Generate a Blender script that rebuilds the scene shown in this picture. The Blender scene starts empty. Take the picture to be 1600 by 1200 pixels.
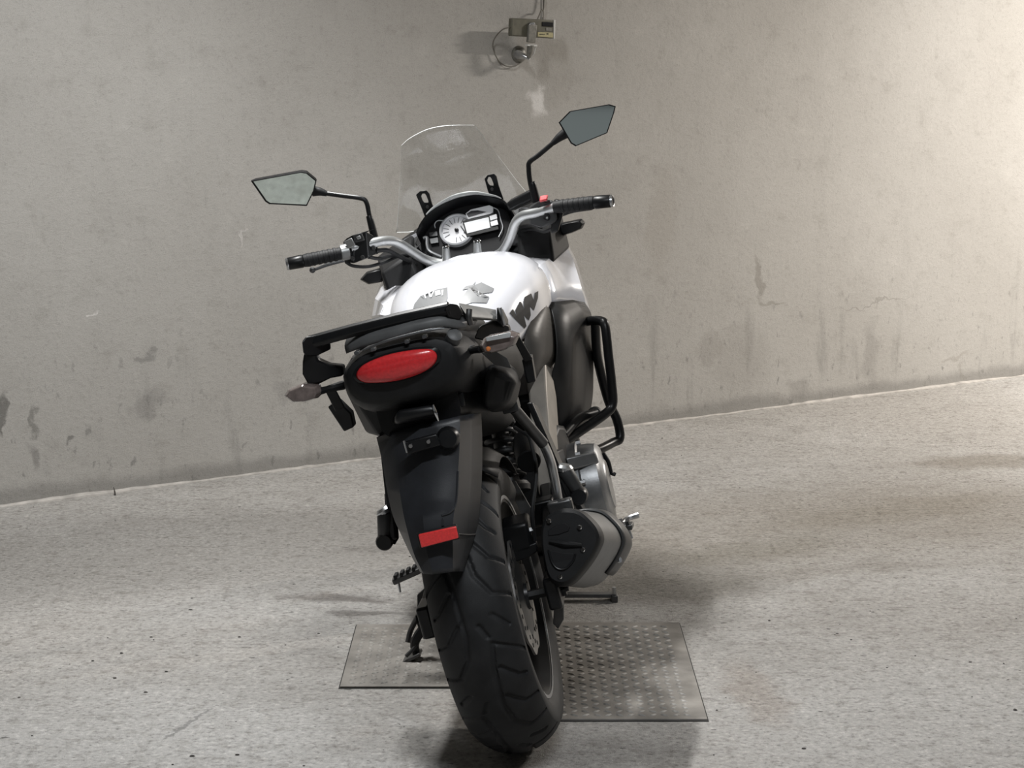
import bpy, bmesh, math, random
from mathutils import Vector, Matrix
from mathutils.bvhtree import BVHTree
random.seed(7)
scene = bpy.context.scene
col = scene.collection
PI = math.pi

# ------------------------------------------------------------------ camera, world, lights, exposure
cam_d = bpy.data.cameras.new('camera')
cam_d.sensor_width = 36.0
cam_d.lens = 36.0 * 3154.0 / 1600.0
cam_d.clip_start = 0.05
cam = bpy.data.objects.new('camera', cam_d)
cam.location = (0, 0, 1.508)
cam.rotation_euler = (PI / 2 - 0.16187, 0, 0)
col.objects.link(cam)
scene.camera = cam

scene.view_settings.view_transform = 'Standard'
scene.view_settings.look = 'None'
scene.view_settings.gamma = 1.0
scene.view_settings.use_curve_mapping = False
scene.view_settings.exposure = 0.0

world = bpy.data.worlds.new('world')
scene.world = world
world.use_nodes = True
world.node_tree.nodes['Background'].inputs[0].default_value = (0.93, 0.96, 1.0, 1)
world.node_tree.nodes['Background'].inputs[1].default_value = 0.18

def area_lamp(name, loc, sx, sy, energy, color, rot=(0, 0, 0)):
    d = bpy.data.lights.new(name, 'AREA')
    d.shape = 'RECTANGLE'; d.size = sx; d.size_y = sy
    d.energy = energy; d.color = color
    o = bpy.data.objects.new(name, d); o.location = loc; o.rotation_euler = rot
    col.objects.link(o)
    return o

WALL_ANGLE = math.atan2(9.480 - 6.660, 2.435 + 1.729)
CEIL_Z = 3.05
# fluorescent fittings on the ceiling: (x, y, rot, length, energy, colour)
LAMPS = [
    (4.20, 8.35, WALL_ANGLE, 1.25, 320, (1.0, 0.935, 0.86), 180),
    (-0.66, 5.40, 1.45, 1.00, 60, (0.99, 0.985, 0.97), 140),
    (0.30, 2.50, 0.0, 1.25, 44, (0.93, 0.965, 1.0), 150),
]
for (lx, ly, lr, ll, le, lc, ls) in LAMPS:
    area_lamp('tube_light', (lx, ly, CEIL_Z - 0.105), ll, 0.10, le, lc, (0, 0, lr)).data.spread = math.radians(ls)

# ------------------------------------------------------------------ materials
MATS = {}
def mat(name, color, rough=0.5, metal=0.0, spec=0.5, noise=0.0, nscale=40.0, bump=0.0, bscale=300.0, coat=0.0, trans=0.0, ior=1.45, alpha=1.0):
    m = bpy.data.materials.new(name); m.use_nodes = True
    nt = m.node_tree; b = nt.nodes['Principled BSDF']
    b.inputs['Base Color'].default_value = (*color, 1)
    b.inputs['Roughness'].default_value = rough
    b.inputs['Metallic'].default_value = metal
    b.inputs['Specular IOR Level'].default_value = spec
    b.inputs['Coat Weight'].default_value = coat
    b.inputs['Coat Roughness'].default_value = 0.08
    b.inputs['Transmission Weight'].default_value = trans
    b.inputs['IOR'].default_value = ior
    if noise or bump:
        tc = nt.nodes.new('ShaderNodeTexCoord')
    if noise:
        n = nt.nodes.new('ShaderNodeTexNoise'); n.inputs['Scale'].default_value = nscale; n.inputs['Detail'].default_value = 5
        nt.links.new(tc.outputs['Object'], n.inputs['Vector'])
        r = nt.nodes.new('ShaderNodeMapRange'); r.inputs[1].default_value = 0.3; r.inputs[2].default_value = 0.7
        r.inputs[3].default_value = 1 - noise; r.inputs[4].default_value = 1 + noise
        nt.links.new(n.outputs['Fac'], r.inputs[0])
        v = nt.nodes.new('ShaderNodeVectorMath'); v.operation = 'SCALE'; v.inputs[0].default_value = color
        nt.links.new(r.outputs[0], v.inputs['Scale'])
        nt.links.new(v.outputs[0], b.inputs['Base Color'])
    if bump:
        n2 = nt.nodes.new('ShaderNodeTexNoise'); n2.inputs['Scale'].default_value = bscale; n2.inputs['Detail'].default_value = 2
        nt.links.new(tc.outputs['Object'], n2.inputs['Vector'])
        bn = nt.nodes.new('ShaderNodeBump'); bn.inputs['Strength'].default_value = bump; bn.inputs['Distance'].default_value = 0.002
        nt.links.new(n2.outputs['Fac'], bn.inputs['Height'])
        nt.links.new(bn.outputs[0], b.inputs['Normal'])
    MATS[name] = m
    return m

mat('black_plastic', (0.009, 0.0093, 0.010), 0.55, spec=0.35, noise=0.25, nscale=30, bump=0.15, bscale=700)
mat('satin_black', (0.007, 0.0074, 0.0082), 0.36, spec=0.4, noise=0.2)
mat('cowl_grey', (0.085, 0.087, 0.088), 0.5, noise=0.15, nscale=30)
mat('knee_grey', (0.085, 0.080, 0.074), 0.45, noise=0.15, nscale=20)
mat('screen_edge', (0.66, 0.68, 0.68), 0.3)
mat('rack_alloy', (0.22, 0.22, 0.215), 0.5, metal=0.2, noise=0.1)
mat('grey_plastic', (0.035, 0.036, 0.037), 0.45, noise=0.2, nscale=25, bump=0.1, bscale=600)
mat('panel_plastic', (0.015, 0.0155, 0.016), 0.42, spec=0.32, noise=0.25, nscale=18, bump=0.12, bscale=600)
mat('fender_plastic', (0.020, 0.0215, 0.025), 0.42, noise=0.3, nscale=16, bump=0.08, bscale=500)
mat('rubber', (0.016, 0.0165, 0.0175), 0.6, spec=0.35, noise=0.3, nscale=22, bump=0.1, bscale=400)
mat('white_paint', (0.80, 0.81, 0.86), 0.22, coat=0.6)
mat('decal_grey', (0.27, 0.275, 0.28), 0.4)
mat('decal_white', (0.82, 0.83, 0.86), 0.3)
mat('decal_black', (0.012, 0.012, 0.013), 0.6, spec=0.25)
mat('frame_alloy', (0.40, 0.37, 0.33), 0.45, metal=0.25, noise=0.12, nscale=20)
mat('engine_alloy', (0.24, 0.245, 0.25), 0.38, metal=0.75, noise=0.15, nscale=30, bump=0.1)
mat('engine_black', (0.02, 0.02, 0.021), 0.5, metal=0.3, noise=0.3)
mat('steel', (0.50, 0.51, 0.52), 0.3, metal=0.95, noise=0.08)
mat('bar_silver', (0.40, 0.41, 0.41), 0.36, metal=0.7, noise=0.06)
mat('dark_steel', (0.10, 0.10, 0.10), 0.42, metal=0.8, noise=0.15)
mat('chrome', (0.75, 0.76, 0.77), 0.12, metal=1.0)
mat('muffler_metal', (0.12, 0.124, 0.128), 0.40, metal=0.65, noise=0.12)
mat('red_lens', (0.62, 0.030, 0.034), 0.3, coat=0.5, noise=0.14, nscale=160)
mat('red_reflector', (0.80, 0.045, 0.045), 0.28, coat=0.5, noise=0.12, nscale=300)
mat('red_button', (0.80, 0.10, 0.11), 0.4)
mat('smoke_lens', (0.16, 0.13, 0.12), 0.18, coat=0.6, noise=0.3, nscale=60)
mat('amber', (0.62, 0.20, 0.06), 0.25)
mat('mirror_glass', (0.72, 0.80, 0.76), 0.04, metal=1.0)
mat('dial_face', (0.80, 0.80, 0.82), 0.35)
mat('ring_silver', (0.58, 0.59, 0.61), 0.4, metal=0.15)
mat('dial_mark', (0.05, 0.05, 0.055), 0.5)
mat('lcd', (0.90, 0.91, 0.93), 0.20, coat=0.8)  # face whitened to stand in for the lamp's reflection
mat('disc_steel', (0.30, 0.29, 0.28), 0.35, metal=0.85, noise=0.2)
def screen_material():
    m = bpy.data.materials.new('clear_screen'); m.use_nodes = True; nt = m.node_tree
    for n in list(nt.nodes): nt.nodes.remove(n)
    out = nt.nodes.new('ShaderNodeOutputMaterial'); t = nt.nodes.new('ShaderNodeBsdfTransparent'); g = nt.nodes.new('ShaderNodeBsdfGlossy'); x = nt.nodes.new('ShaderNodeMixShader'); f = nt.nodes.new('ShaderNodeValue')
    t.inputs[0].default_value = (0.95, 0.955, 0.955, 1); g.inputs['Roughness'].default_value = 0.03; f.outputs[0].default_value = 0.03
    nt.links.new(f.outputs[0], x.inputs[0]); nt.links.new(t.outputs[0], x.inputs[1]); nt.links.new(g.outputs[0], x.inputs[2]); nt.links.new(x.outputs[0], out.inputs[0])
    MATS['clear_screen'] = m
screen_material()
mat('olive_box', (0.12, 0.115, 0.088), 0.5, noise=0.15)
mat('label_yellow', (0.42, 0.38, 0.22), 0.6, noise=0.12, nscale=200)
mat('bracket_grey', (0.20, 0.195, 0.175), 0.5, metal=0.3, noise=0.2, nscale=90)
mat('cable_grey', (0.16, 0.15, 0.13), 0.6)
mat('fitting_white', (0.6, 0.6, 0.58), 0.5)

# ------------------------------------------------------------------ geometry helpers
def V3(p): return Vector(p)

def catmull(pts, k=6, closed=False):
    P = [Vector(p) for p in pts]
    n = len(P)
    if n < 3: return P
    out = []
    segs = n if closed else n - 1
    for i in range(segs):
        p1, p2 = P[i % n], P[(i + 1) % n]
        p0 = P[(i - 1) % n] if (closed or i > 0) else p1 * 2 - p2
        p3 = P[(i + 2) % n] if (closed or i + 2 < n) else p2 * 2 - p1
        for j in range(k):
            t = j / k
            out.append(0.5 * ((2 * p1) + (p2 - p0) * t + (2 * p0 - 5 * p1 + 4 * p2 - p3) * t * t + (3 * p1 - p0 - 3 * p2 + p3) * t ** 3))
    if not closed: out.append(P[-1])
    return out

class Shape:
    """collects vertices and faces of one part"""
    def __init__(s): s.v = []; s.f = []
    def add(s, v, f):
        o = len(s.v); s.v += [tuple(p) for p in v]; s.f += [[i + o for i in q] for q in f]; return s
    def loft(s, rings, closed=True, caps=True):
        n = len(rings[0]); v = [p for r in rings for p in r]; f = []
        for i in range(len(rings) - 1):
            for j in range(n if closed else n - 1):
                a = i * n + j; b = i * n + (j + 1) % n
                f.append([a, b, b + n, a + n])
        if caps and closed:
            f.append(list(range(n))[::-1]); f.append([(len(rings) - 1) * n + j for j in range(n)])
        return s.add(v, f)
    def tube(s, pts, r, n=10, k=6, smooth=True, caps=True, flat=1.0):
        P = catmull(pts, k) if smooth and len(pts) > 2 else [Vector(p) for p in pts]
        m = len(P)
        if isinstance(r, (int, float)): R = [r] * m
        else:
            R = []
            for i in range(m):
                t = i / (m - 1) * (len(r) - 1); a = min(int(t), len(r) - 2); R.append(r[a] + (r[a + 1] - r[a]) * (t - a))
        T = []
        for i in range(m):
            d = P[min(i + 1, m - 1)] - P[max(i - 1, 0)]
            T.append(d.normalized() if d.length > 1e-9 else Vector((1, 0, 0)))
        up = Vector((0, 0, 1)) if abs(T[0].z) < 0.9 else Vector((1, 0, 0))
        u = T[0].cross(up).normalized(); rings = []
        for i in range(m):
            u = (u - T[i] * u.dot(T[i])).normalized(); w = T[i].cross(u)
            rings.append([P[i] + u * R[i] * math.cos(a) + w * R[i] * flat * math.sin(a) for a in [2 * PI * j / n for j in range(n)]])
        return s.loft(rings, True, caps)
    def lathe(s, prof, center, axis, n=32, closed_profile=False, start=0.0, caps=True):
        ax = Vector(axis).normalized(); c = Vector(center)
        up = Vector((0, 0, 1)) if abs(ax.z) < 0.9 else Vector((1, 0, 0))
        u = ax.cross(up).normalized(); w = ax.cross(u)
        m = len(prof); v = []; f = []
        for i in range(n):
            a = start + 2 * PI * i / n; d = u * math.cos(a) + w * math.sin(a)
            v += [c + d * r + ax * h for (r, h) in prof]
        for i in range(n):
            for j in range(m if closed_profile else m - 1):
                a = i * m + j; b = i * m + (j + 1) % m; i2 = ((i + 1) % n) * m
                f.append([a, b, i2 + (j + 1) % m, i2 + j])
        if caps and not closed_profile:
            if prof[0][0] > 1e-6: f.append([i * m for i in range(n)])
            if prof[-1][0] > 1e-6: f.append([i * m + m - 1 for i in range(n)][::-1])
        return s.add(v, f)
    def box(s, c, size, ax=None):
        c = Vector(c); h = [q / 2 for q in size]
        A = [Vector(a).normalized() for a in ax] if ax else [Vector((1, 0, 0)), Vector((0, 1, 0)), Vector((0, 0, 1))]
        v = [c + A[0] * h[0] * i + A[1] * h[1] * j + A[2] * h[2] * k for i in (-1, 1) for j in (-1, 1) for k in (-1, 1)]
        return s.add(v, [[0, 1, 3, 2], [4, 6, 7, 5], [0, 4, 5, 1], [2, 3, 7, 6], [0, 2, 6, 4], [1, 5, 7, 3]])
    def slab(s, poly, thick, direction=None):
        """prism: polygon and its copy moved by thick along direction"""
        P = [Vector(p) for p in poly]; n = len(P)
        if direction is None:
            nn = Vector((0, 0, 0))
            for i in range(n):
                a, b = P[i], P[(i + 1) % n]
                nn += Vector(((a.y - b.y) * (a.z + b.z), (a.z - b.z) * (a.x + b.x), (a.x - b.x) * (a.y + b.y)))
            d = nn.normalized()
        else: d = Vector(direction).normalized()
        v = P + [p + d * thick for p in P]
        f = [list(range(n))[::-1], [n + i for i in range(n)]] + [[i, (i + 1) % n, n + (i + 1) % n, n + i] for i in range(n)]
        return s.add(v, f)
    def beam(s, a, b, w, h, up=(0, 0, 1)):
        a, b = Vector(a), Vector(b); d = (b - a).normalized(); u = d.cross(Vector(up)).normalized(); q = u.cross(d)
        return s.box((a + b) / 2, ((b - a).length, w, h), (d, u, q))
    def grid(s, rows, double=0.0):
        n = len(rows[0]); v = [p for r in rows for p in r]; f = []
        for i in range(len(rows) - 1):
            for j in range(n - 1):
                a = i * n + j; f.append([a, a + 1, a + n + 1, a + n])
        return s.add(v, f)
    def mirror(s):
        """add the copy on the other side of the middle plane"""
        n = len(s.v); s.v += [(x, -y, z) for (x, y, z) in s.v]; s.f += [[i + n for i in q][::-1] for q in s.f]; return s
    def flipped(s):
        t = Shape(); t.v = [(x, -y, z) for (x, y, z) in s.v]; t.f = [q[::-1] for q in s.f]; return t
    def xf(s, fn):
        s.v = [tuple(fn(Vector(p))) for p in s.v]; return s

def obj(name, sh, m, parent=None, smooth=35, bevel=0.0, subsurf=0, solid=0.0, bseg=2, fix=True):
    me = bpy.data.meshes.new(name)
    me.from_pydata(sh.v, [], sh.f)
    if fix:
        bm = bmesh.new(); bm.from_mesh(me); bmesh.ops.recalc_face_normals(bm, faces=bm.faces); bm.to_mesh(me); bm.free()
    me.materials.append(MATS[m] if isinstance(m, str) else m)
    if smooth:
        me.polygons.foreach_set('use_smooth', [True] * len(me.polygons))
        if smooth < 180: me.set_sharp_from_angle(angle=math.radians(smooth))
    o = bpy.data.objects.new(name, me); col.objects.link(o)
    if parent is not None: o.parent = parent
    if solid:
        q = o.modifiers.new('solid', 'SOLIDIFY'); q.thickness = abs(solid); q.offset = 1 if solid > 0 else -1
    if bevel:
        q = o.modifiers.new('bevel', 'BEVEL'); q.width = bevel; q.segments = bseg; q.limit_method = 'ANGLE'; q.angle_limit = math.radians(35)
    if subsurf:
        q = o.modifiers.new('sub', 'SUBSURF'); q.levels = subsurf; q.render_levels = subsurf
    return o

def empty(name, loc=(0, 0, 0), rot=(0, 0, 0)):
    o = bpy.data.objects.new(name, None); o.location = loc; o.rotation_euler = rot; o.empty_display_size = 0.1
    col.objects.link(o); return o

def tag(o, label, cat, group=None, kind=None):
    o['label'] = label; o['category'] = cat
    if group: o['group'] = group
    if kind: o['kind'] = kind
    return o

def structure(o, label=None):
    o['kind'] = 'structure'
    if label: o['label'] = label
    return o

# ------------------------------------------------------------------ surface materials for the room
class Nodes:
    def __init__(s, name):
        s.m = bpy.data.materials.new(name); s.m.use_nodes = True; s.nt = s.m.node_tree; s.b = s.nt.nodes['Principled BSDF']
        s.tc = s.nt.nodes.new('ShaderNodeTexCoord').outputs['Object']
    def link(s, a, b): s.nt.links.new(a, b)
    def noise(s, scale, detail=5, rough=0.55, vec=None, dist=0.0):
        n = s.nt.nodes.new('ShaderNodeTexNoise'); n.inputs['Scale'].default_value = scale; n.inputs['Detail'].default_value = detail
        n.inputs['Roughness'].default_value = rough; n.inputs['Distortion'].default_value = dist
        s.link(vec or s.tc, n.inputs['Vector']); return n.outputs['Fac']
    def mapping(s, loc=(0, 0, 0), rot=(0, 0, 0), scale=(1, 1, 1), vec=None):
        n = s.nt.nodes.new('ShaderNodeMapping'); n.inputs[1].default_value = loc; n.inputs[2].default_value = rot; n.inputs[3].default_value = scale
        s.link(vec or s.tc, n.inputs[0]); return n.outputs[0]
    def math(s, op, a, b=None, c=None, clamp=False):
        n = s.nt.nodes.new('ShaderNodeMath'); n.operation = op; n.use_clamp = clamp
        for i, q in enumerate((a, b, c)):
            if q is None: continue
            if isinstance(q, (int, float)): n.inputs[i].default_value = q
            else: s.link(q, n.inputs[i])
        return n.outputs[0]
    def ramp(s, x, a, b, c=0.0, d=1.0):
        n = s.nt.nodes.new('ShaderNodeMapRange'); n.interpolation_type = 'SMOOTHSTEP'
        for i, q in enumerate((a, b, c, d)): n.inputs[i + 1].default_value = q
        s.link(x, n.inputs[0]); return n.outputs[0]
    def mix(s, fac, a, b, mode='MIX'):
        n = s.nt.nodes.new('ShaderNodeMix'); n.data_type = 'RGBA'; n.blend_type = mode
        if isinstance(fac, (int, float)): n.inputs[0].default_value = fac
        else: s.link(fac, n.inputs[0])
        for i, q in ((6, a), (7, b)):
            if isinstance(q, tuple): n.inputs[i].default_value = (*q, 1)
            else: s.link(q, n.inputs[i])
        return n.outputs[2]
    def dist_to(s, vec, p, sx=1.0, sy=1.0, rot=0.0):
        """scaled distance from point p in the object's plane (x, y or x, z mapped beforehand)"""
        v = s.mapping(loc=(-p[0], -p[1], 0), vec=vec)
        v = s.mapping(rot=(0, 0, -rot), vec=v)
        v = s.mapping(scale=(1 / sx, 1 / sy, 0), vec=v)
        n = s.nt.nodes.new('ShaderNodeVectorMath'); n.operation = 'LENGTH'; s.link(v, n.inputs[0]); return n.outputs['Value']
    def warp(s, vec, scale, amount):
        n = s.nt.nodes.new('ShaderNodeTexNoise'); n.inputs['Scale'].default_value = scale; n.inputs['Detail'].default_value = 4
        s.link(vec, n.inputs['Vector'])
        a = s.nt.nodes.new('ShaderNodeVectorMath'); a.operation = 'SUBTRACT'; s.link(n.outputs['Color'], a.inputs[0]); a.inputs[1].default_value = (0.5, 0.5, 0.5)
        b = s.nt.nodes.new('ShaderNodeVectorMath'); b.operation = 'SCALE'; s.link(a.outputs[0], b.inputs[0]); b.inputs['Scale'].default_value = amount
        c = s.nt.nodes.new('ShaderNodeVectorMath'); c.operation = 'ADD'; s.link(vec, c.inputs[0]); s.link(b.outputs[0], c.inputs[1])
        return c.outputs[0]
    def bump(s, h, strength, dist):
        n = s.nt.nodes.new('ShaderNodeBump'); n.inputs['Strength'].default_value = strength; n.inputs['Distance'].default_value = dist
        s.link(h, n.inputs['Height']); s.link(n.outputs[0], s.b.inputs['Normal'])

def floor_material():
    N = Nodes('floor_concrete')
    big = N.noise(0.9, 4); mid = N.noise(5.0, 6, 0.6); fine = N.noise(70, 4, 0.7); grain = N.noise(420, 2, 0.7)
    streak = N.noise(14, 5, 0.6, N.mapping(rot=(0, 0, 0.35), scale=(0.35, 1.6, 1)))
    c = N.mix(N.ramp(big, 0.35, 0.68), (0.40, 0.385, 0.365), (0.48, 0.47, 0.455))
    c = N.mix(N.math('MULTIPLY', N.ramp(mid, 0.45, 0.75), 0.5), c, (0.30, 0.285, 0.265))
    c = N.mix(N.math('MULTIPLY', N.ramp(streak, 0.50, 0.78), 0.40), c, (0.25, 0.235, 0.215))
    w = N.warp(N.tc, 5.0, 0.22)
    for (p, sx, sy, rot, amt, colr) in STAINS_AND_SHADING:
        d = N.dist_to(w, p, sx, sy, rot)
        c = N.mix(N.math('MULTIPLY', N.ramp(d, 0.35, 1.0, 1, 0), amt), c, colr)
    c = N.mix(N.math('MULTIPLY', N.ramp(fine, 0.50, 0.68), 0.70), c, N.mix(1.0, c, (0.45, 0.44, 0.43), 'MULTIPLY'))
    c = N.mix(N.math('MULTIPLY', N.ramp(fine, 0.34, 0.47, 1, 0), 0.65), c, N.mix(1.0, c, (1.45, 1.44, 1.42), 'MULTIPLY'))
    med = N.noise(24, 5, 0.65, N.mapping(loc=(3, 1, 0)))
    c = N.mix(N.math('MULTIPLY', N.ramp(med, 0.50, 0.68), 0.55), c, N.mix(1.0, c, (0.55, 0.53, 0.50), 'MULTIPLY'))
    c = N.mix(N.math('MULTIPLY', N.ramp(med, 0.30, 0.46, 1, 0), 0.35), c, N.mix(1.0, c, (1.35, 1.35, 1.34), 'MULTIPLY'))
    fleck = N.noise(34, 2, 0.5, N.mapping(loc=(7, 2, 0), scale=(1, 1.6, 1)))
    c = N.mix(N.math('MULTIPLY', N.ramp(fleck, 0.69, 0.73), 0.75), c, (0.06, 0.058, 0.054))
    c = N.mix(N.math('MULTIPLY', N.ramp(grain, 0.46, 0.70), 0.5), c, N.mix(1.0, c, (0.50, 0.50, 0.49), 'MULTIPLY'))
    # the crack left of the plates
    a, b = CRACK
    L = math.hypot(b[0] - a[0], b[1] - a[1]); ang = math.atan2(b[1] - a[1], b[0] - a[0])
    wc = N.warp(N.tc, 45.0, 0.035)
    d = N.dist_to(wc, ((a[0] + b[0]) / 2, (a[1] + b[1]) / 2), L / 2, 0.0065, ang)
    c = N.mix(N.math('MULTIPLY', N.ramp(d, 0.5, 1.1, 1, 0), 0.55), c, (0.13, 0.13, 0.125))
    N.link(c, N.b.inputs['Base Color'])
    N.b.inputs['Roughness'].default_value = 0.72
    N.b.inputs['Specular IOR Level'].default_value = 0.3
    h = N.math('ADD', N.math('MULTIPLY', fine, 1.0), N.math('MULTIPLY', grain, 0.5))
    N.bump(h, 0.8, 0.007)
    return N.m

def wall_material():
    N = Nodes('wall_concrete')       # object x runs along the wall, z up
    sep = N.nt.nodes.new('ShaderNodeSeparateXYZ'); N.link(N.tc, sep.inputs[0])
    com = N.nt.nodes.new('ShaderNodeCombineXYZ'); N.link(sep.outputs['X'], com.inputs[0]); N.link(sep.outputs['Z'], com.inputs[1])
    uv = com.outputs[0]
    z = sep.outputs['Z']
    big = N.noise(0.8, 4, vec=uv); mid = N.noise(3.2, 6, 0.62, vec=uv); fine = N.noise(55, 4, 0.7, vec=uv); grain = N.noise(300, 2, 0.7, vec=uv)
    vert = N.noise(6.0, 5, 0.6, N.mapping(scale=(1.6, 0.30, 1), vec=uv))
    c = N.mix(N.ramp(big, 0.35, 0.66), (0.405, 0.391, 0.368), (0.468, 0.455, 0.432))
    c = N.mix(N.math('MULTIPLY', N.ramp(mid, 0.48, 0.78), 0.35), c, (0.30, 0.285, 0.265))
    # scuffs get denser towards the foot of the wall
    low = N.ramp(z, 0.05, 0.75, 1.0, 0.15)
    c = N.mix(N.math('MULTIPLY', N.math('MULTIPLY', N.ramp(vert, 0.54, 0.74), low), 0.55), c, (0.22, 0.215, 0.20))
    spk = N.noise(26, 3, 0.6, N.mapping(scale=(1.0, 0.55, 1), vec=uv))
    c = N.mix(N.math('MULTIPLY', N.math('MULTIPLY', N.ramp(spk, 0.60, 0.72), low), 0.55), c, (0.15, 0.148, 0.14))
    w = N.warp(uv, 11.0, 0.16)
    for (p, sx, sy, rot, amt, colr) in WALL_STAINS:
        d = N.dist_to(w, p, sx, sy, rot)
        c = N.mix(N.math('MULTIPLY', N.ramp(d, 0.4, 1.0, 1, 0), amt), c, colr)
    # dirty band along the foot
    foot = N.math('ADD', z, N.math('MULTIPLY', N.math('SUBTRACT', mid, 0.5), 0.10))
    c = N.mix(N.math('MULTIPLY', N.ramp(foot, 0.025, 0.075, 1, 0), 0.50), c, (0.16, 0.155, 0.145))
    blot = N.noise(9, 6, 0.68, N.mapping(loc=(4, 9, 0), vec=uv))
    c = N.mix(N.math('MULTIPLY', N.ramp(blot, 0.52, 0.72), 0.40), c, N.mix(1.0, c, (0.72, 0.71, 0.69), 'MULTIPLY'))
    c = N.mix(N.math('MULTIPLY', N.ramp(blot, 0.28, 0.44, 1, 0), 0.35), c, N.mix(1.0, c, (1.18, 1.18, 1.18), 'MULTIPLY'))
    c = N.mix(N.math('MULTIPLY', N.ramp(fine, 0.52, 0.72), 0.45), c, N.mix(1.0, c, (0.70, 0.69, 0.68), 'MULTIPLY'))
    c = N.mix(N.math('MULTIPLY', N.ramp(grain, 0.46, 0.68), 0.50), c, N.mix(1.0, c, (0.66, 0.66, 0.65), 'MULTIPLY'))
    N.link(c, N.b.inputs['Base Color'])
    N.b.inputs['Roughness'].default_value = 0.8
    N.b.inputs['Specular IOR Level'].default_value = 0.25
    N.bump(N.math('ADD', N.math('MULTIPLY', mid, 2.0), N.math('ADD', fine, N.math('MULTIPLY', grain, 0.4))), 0.35, 0.006)
    return N.m

STAINS_AND_SHADING = [   # wide zones first: dirt, with light falloff and bike shade painted in
    ((0.935,6.397,0.000)[:2], 1.5, 0.75, 0.35, 0.50, (0.235, 0.205, 0.165)),  # brownish dirt, also darkened to paint in the light falloff
    ((-0.986,6.054,0.000)[:2], 1.5, 0.85, 0.25, 0.75, (0.235, 0.226, 0.212)),  # light falloff over the left mid floor, painted darker
    ((-0.933,4.339,0.000)[:2], 0.75, 0.55, 0.2, 0.55, (0.50, 0.49, 0.475)),  # brighter lamplight near the camera, painted as a paler floor
    ((0.950,4.426,0.000)[:2], 0.75, 0.50, 0.2, 0.45, (0.49, 0.485, 0.475)),  # same painted lamplight on the near right
    ((-0.249,4.426,0.000)[:2], 0.05, 0.09, 0.0, 0.5, (0.55, 0.54, 0.53)),  # bright spot of light beside the bike's shadow, painted pale
    ((0.431,5.745,0.000)[:2], 0.50, 0.45, 0.0, 0.45, (0.17, 0.155, 0.13)),  # bike's shadow on the right, painted into the floor colour
    # centre, half sizes, turn, strength, colour; floor dirt plus painted bike shadow
    ((0.457,5.601,0.000)[:2], 0.40, 0.20, 0.10, 0.50, (0.135, 0.125, 0.105)),  # olive smear: dirt with the bike's shadow painted in
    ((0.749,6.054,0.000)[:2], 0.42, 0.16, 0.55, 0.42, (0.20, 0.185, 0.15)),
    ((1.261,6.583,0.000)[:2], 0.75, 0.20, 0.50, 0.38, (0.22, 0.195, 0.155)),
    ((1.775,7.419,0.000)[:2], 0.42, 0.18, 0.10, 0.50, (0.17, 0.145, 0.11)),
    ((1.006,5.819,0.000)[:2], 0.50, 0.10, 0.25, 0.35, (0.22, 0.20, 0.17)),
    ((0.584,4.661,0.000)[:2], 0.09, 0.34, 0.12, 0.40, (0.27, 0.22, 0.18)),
    ((0.237,4.814,0.000)[:2], 0.24, 0.34, 0.0, 0.35, (0.12, 0.11, 0.095)),  # brown dirt with bike shadow painted in, around the right plate
    ((-0.468,5.505,0.000)[:2], 0.20, 0.055, 0.0, 0.70, (0.13, 0.115, 0.105)),  # shadow streak left of the bike, painted dark
    ((-0.377,5.353,0.000)[:2], 0.16, 0.030, 0.0, 0.65, (0.12, 0.11, 0.10)),  # second painted shadow streak, nearer the camera
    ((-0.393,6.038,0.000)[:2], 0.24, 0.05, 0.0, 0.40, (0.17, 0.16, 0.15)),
    ((-0.028,4.173,0.000)[:2], 0.34, 0.12, 0.0, 0.25, (0.13, 0.125, 0.115)),  # shadow behind the rear tyre, painted into the floor colour
    ((0.224,4.233,0.000)[:2], 0.28, 0.12, 0.0, 0.35, (0.15, 0.145, 0.135)),  # right part of the painted shadow behind the tyre
]
CRACK = ((-0.792,4.271,-0.000)[:2], (-0.686,4.583,0.000)[:2])
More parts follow.
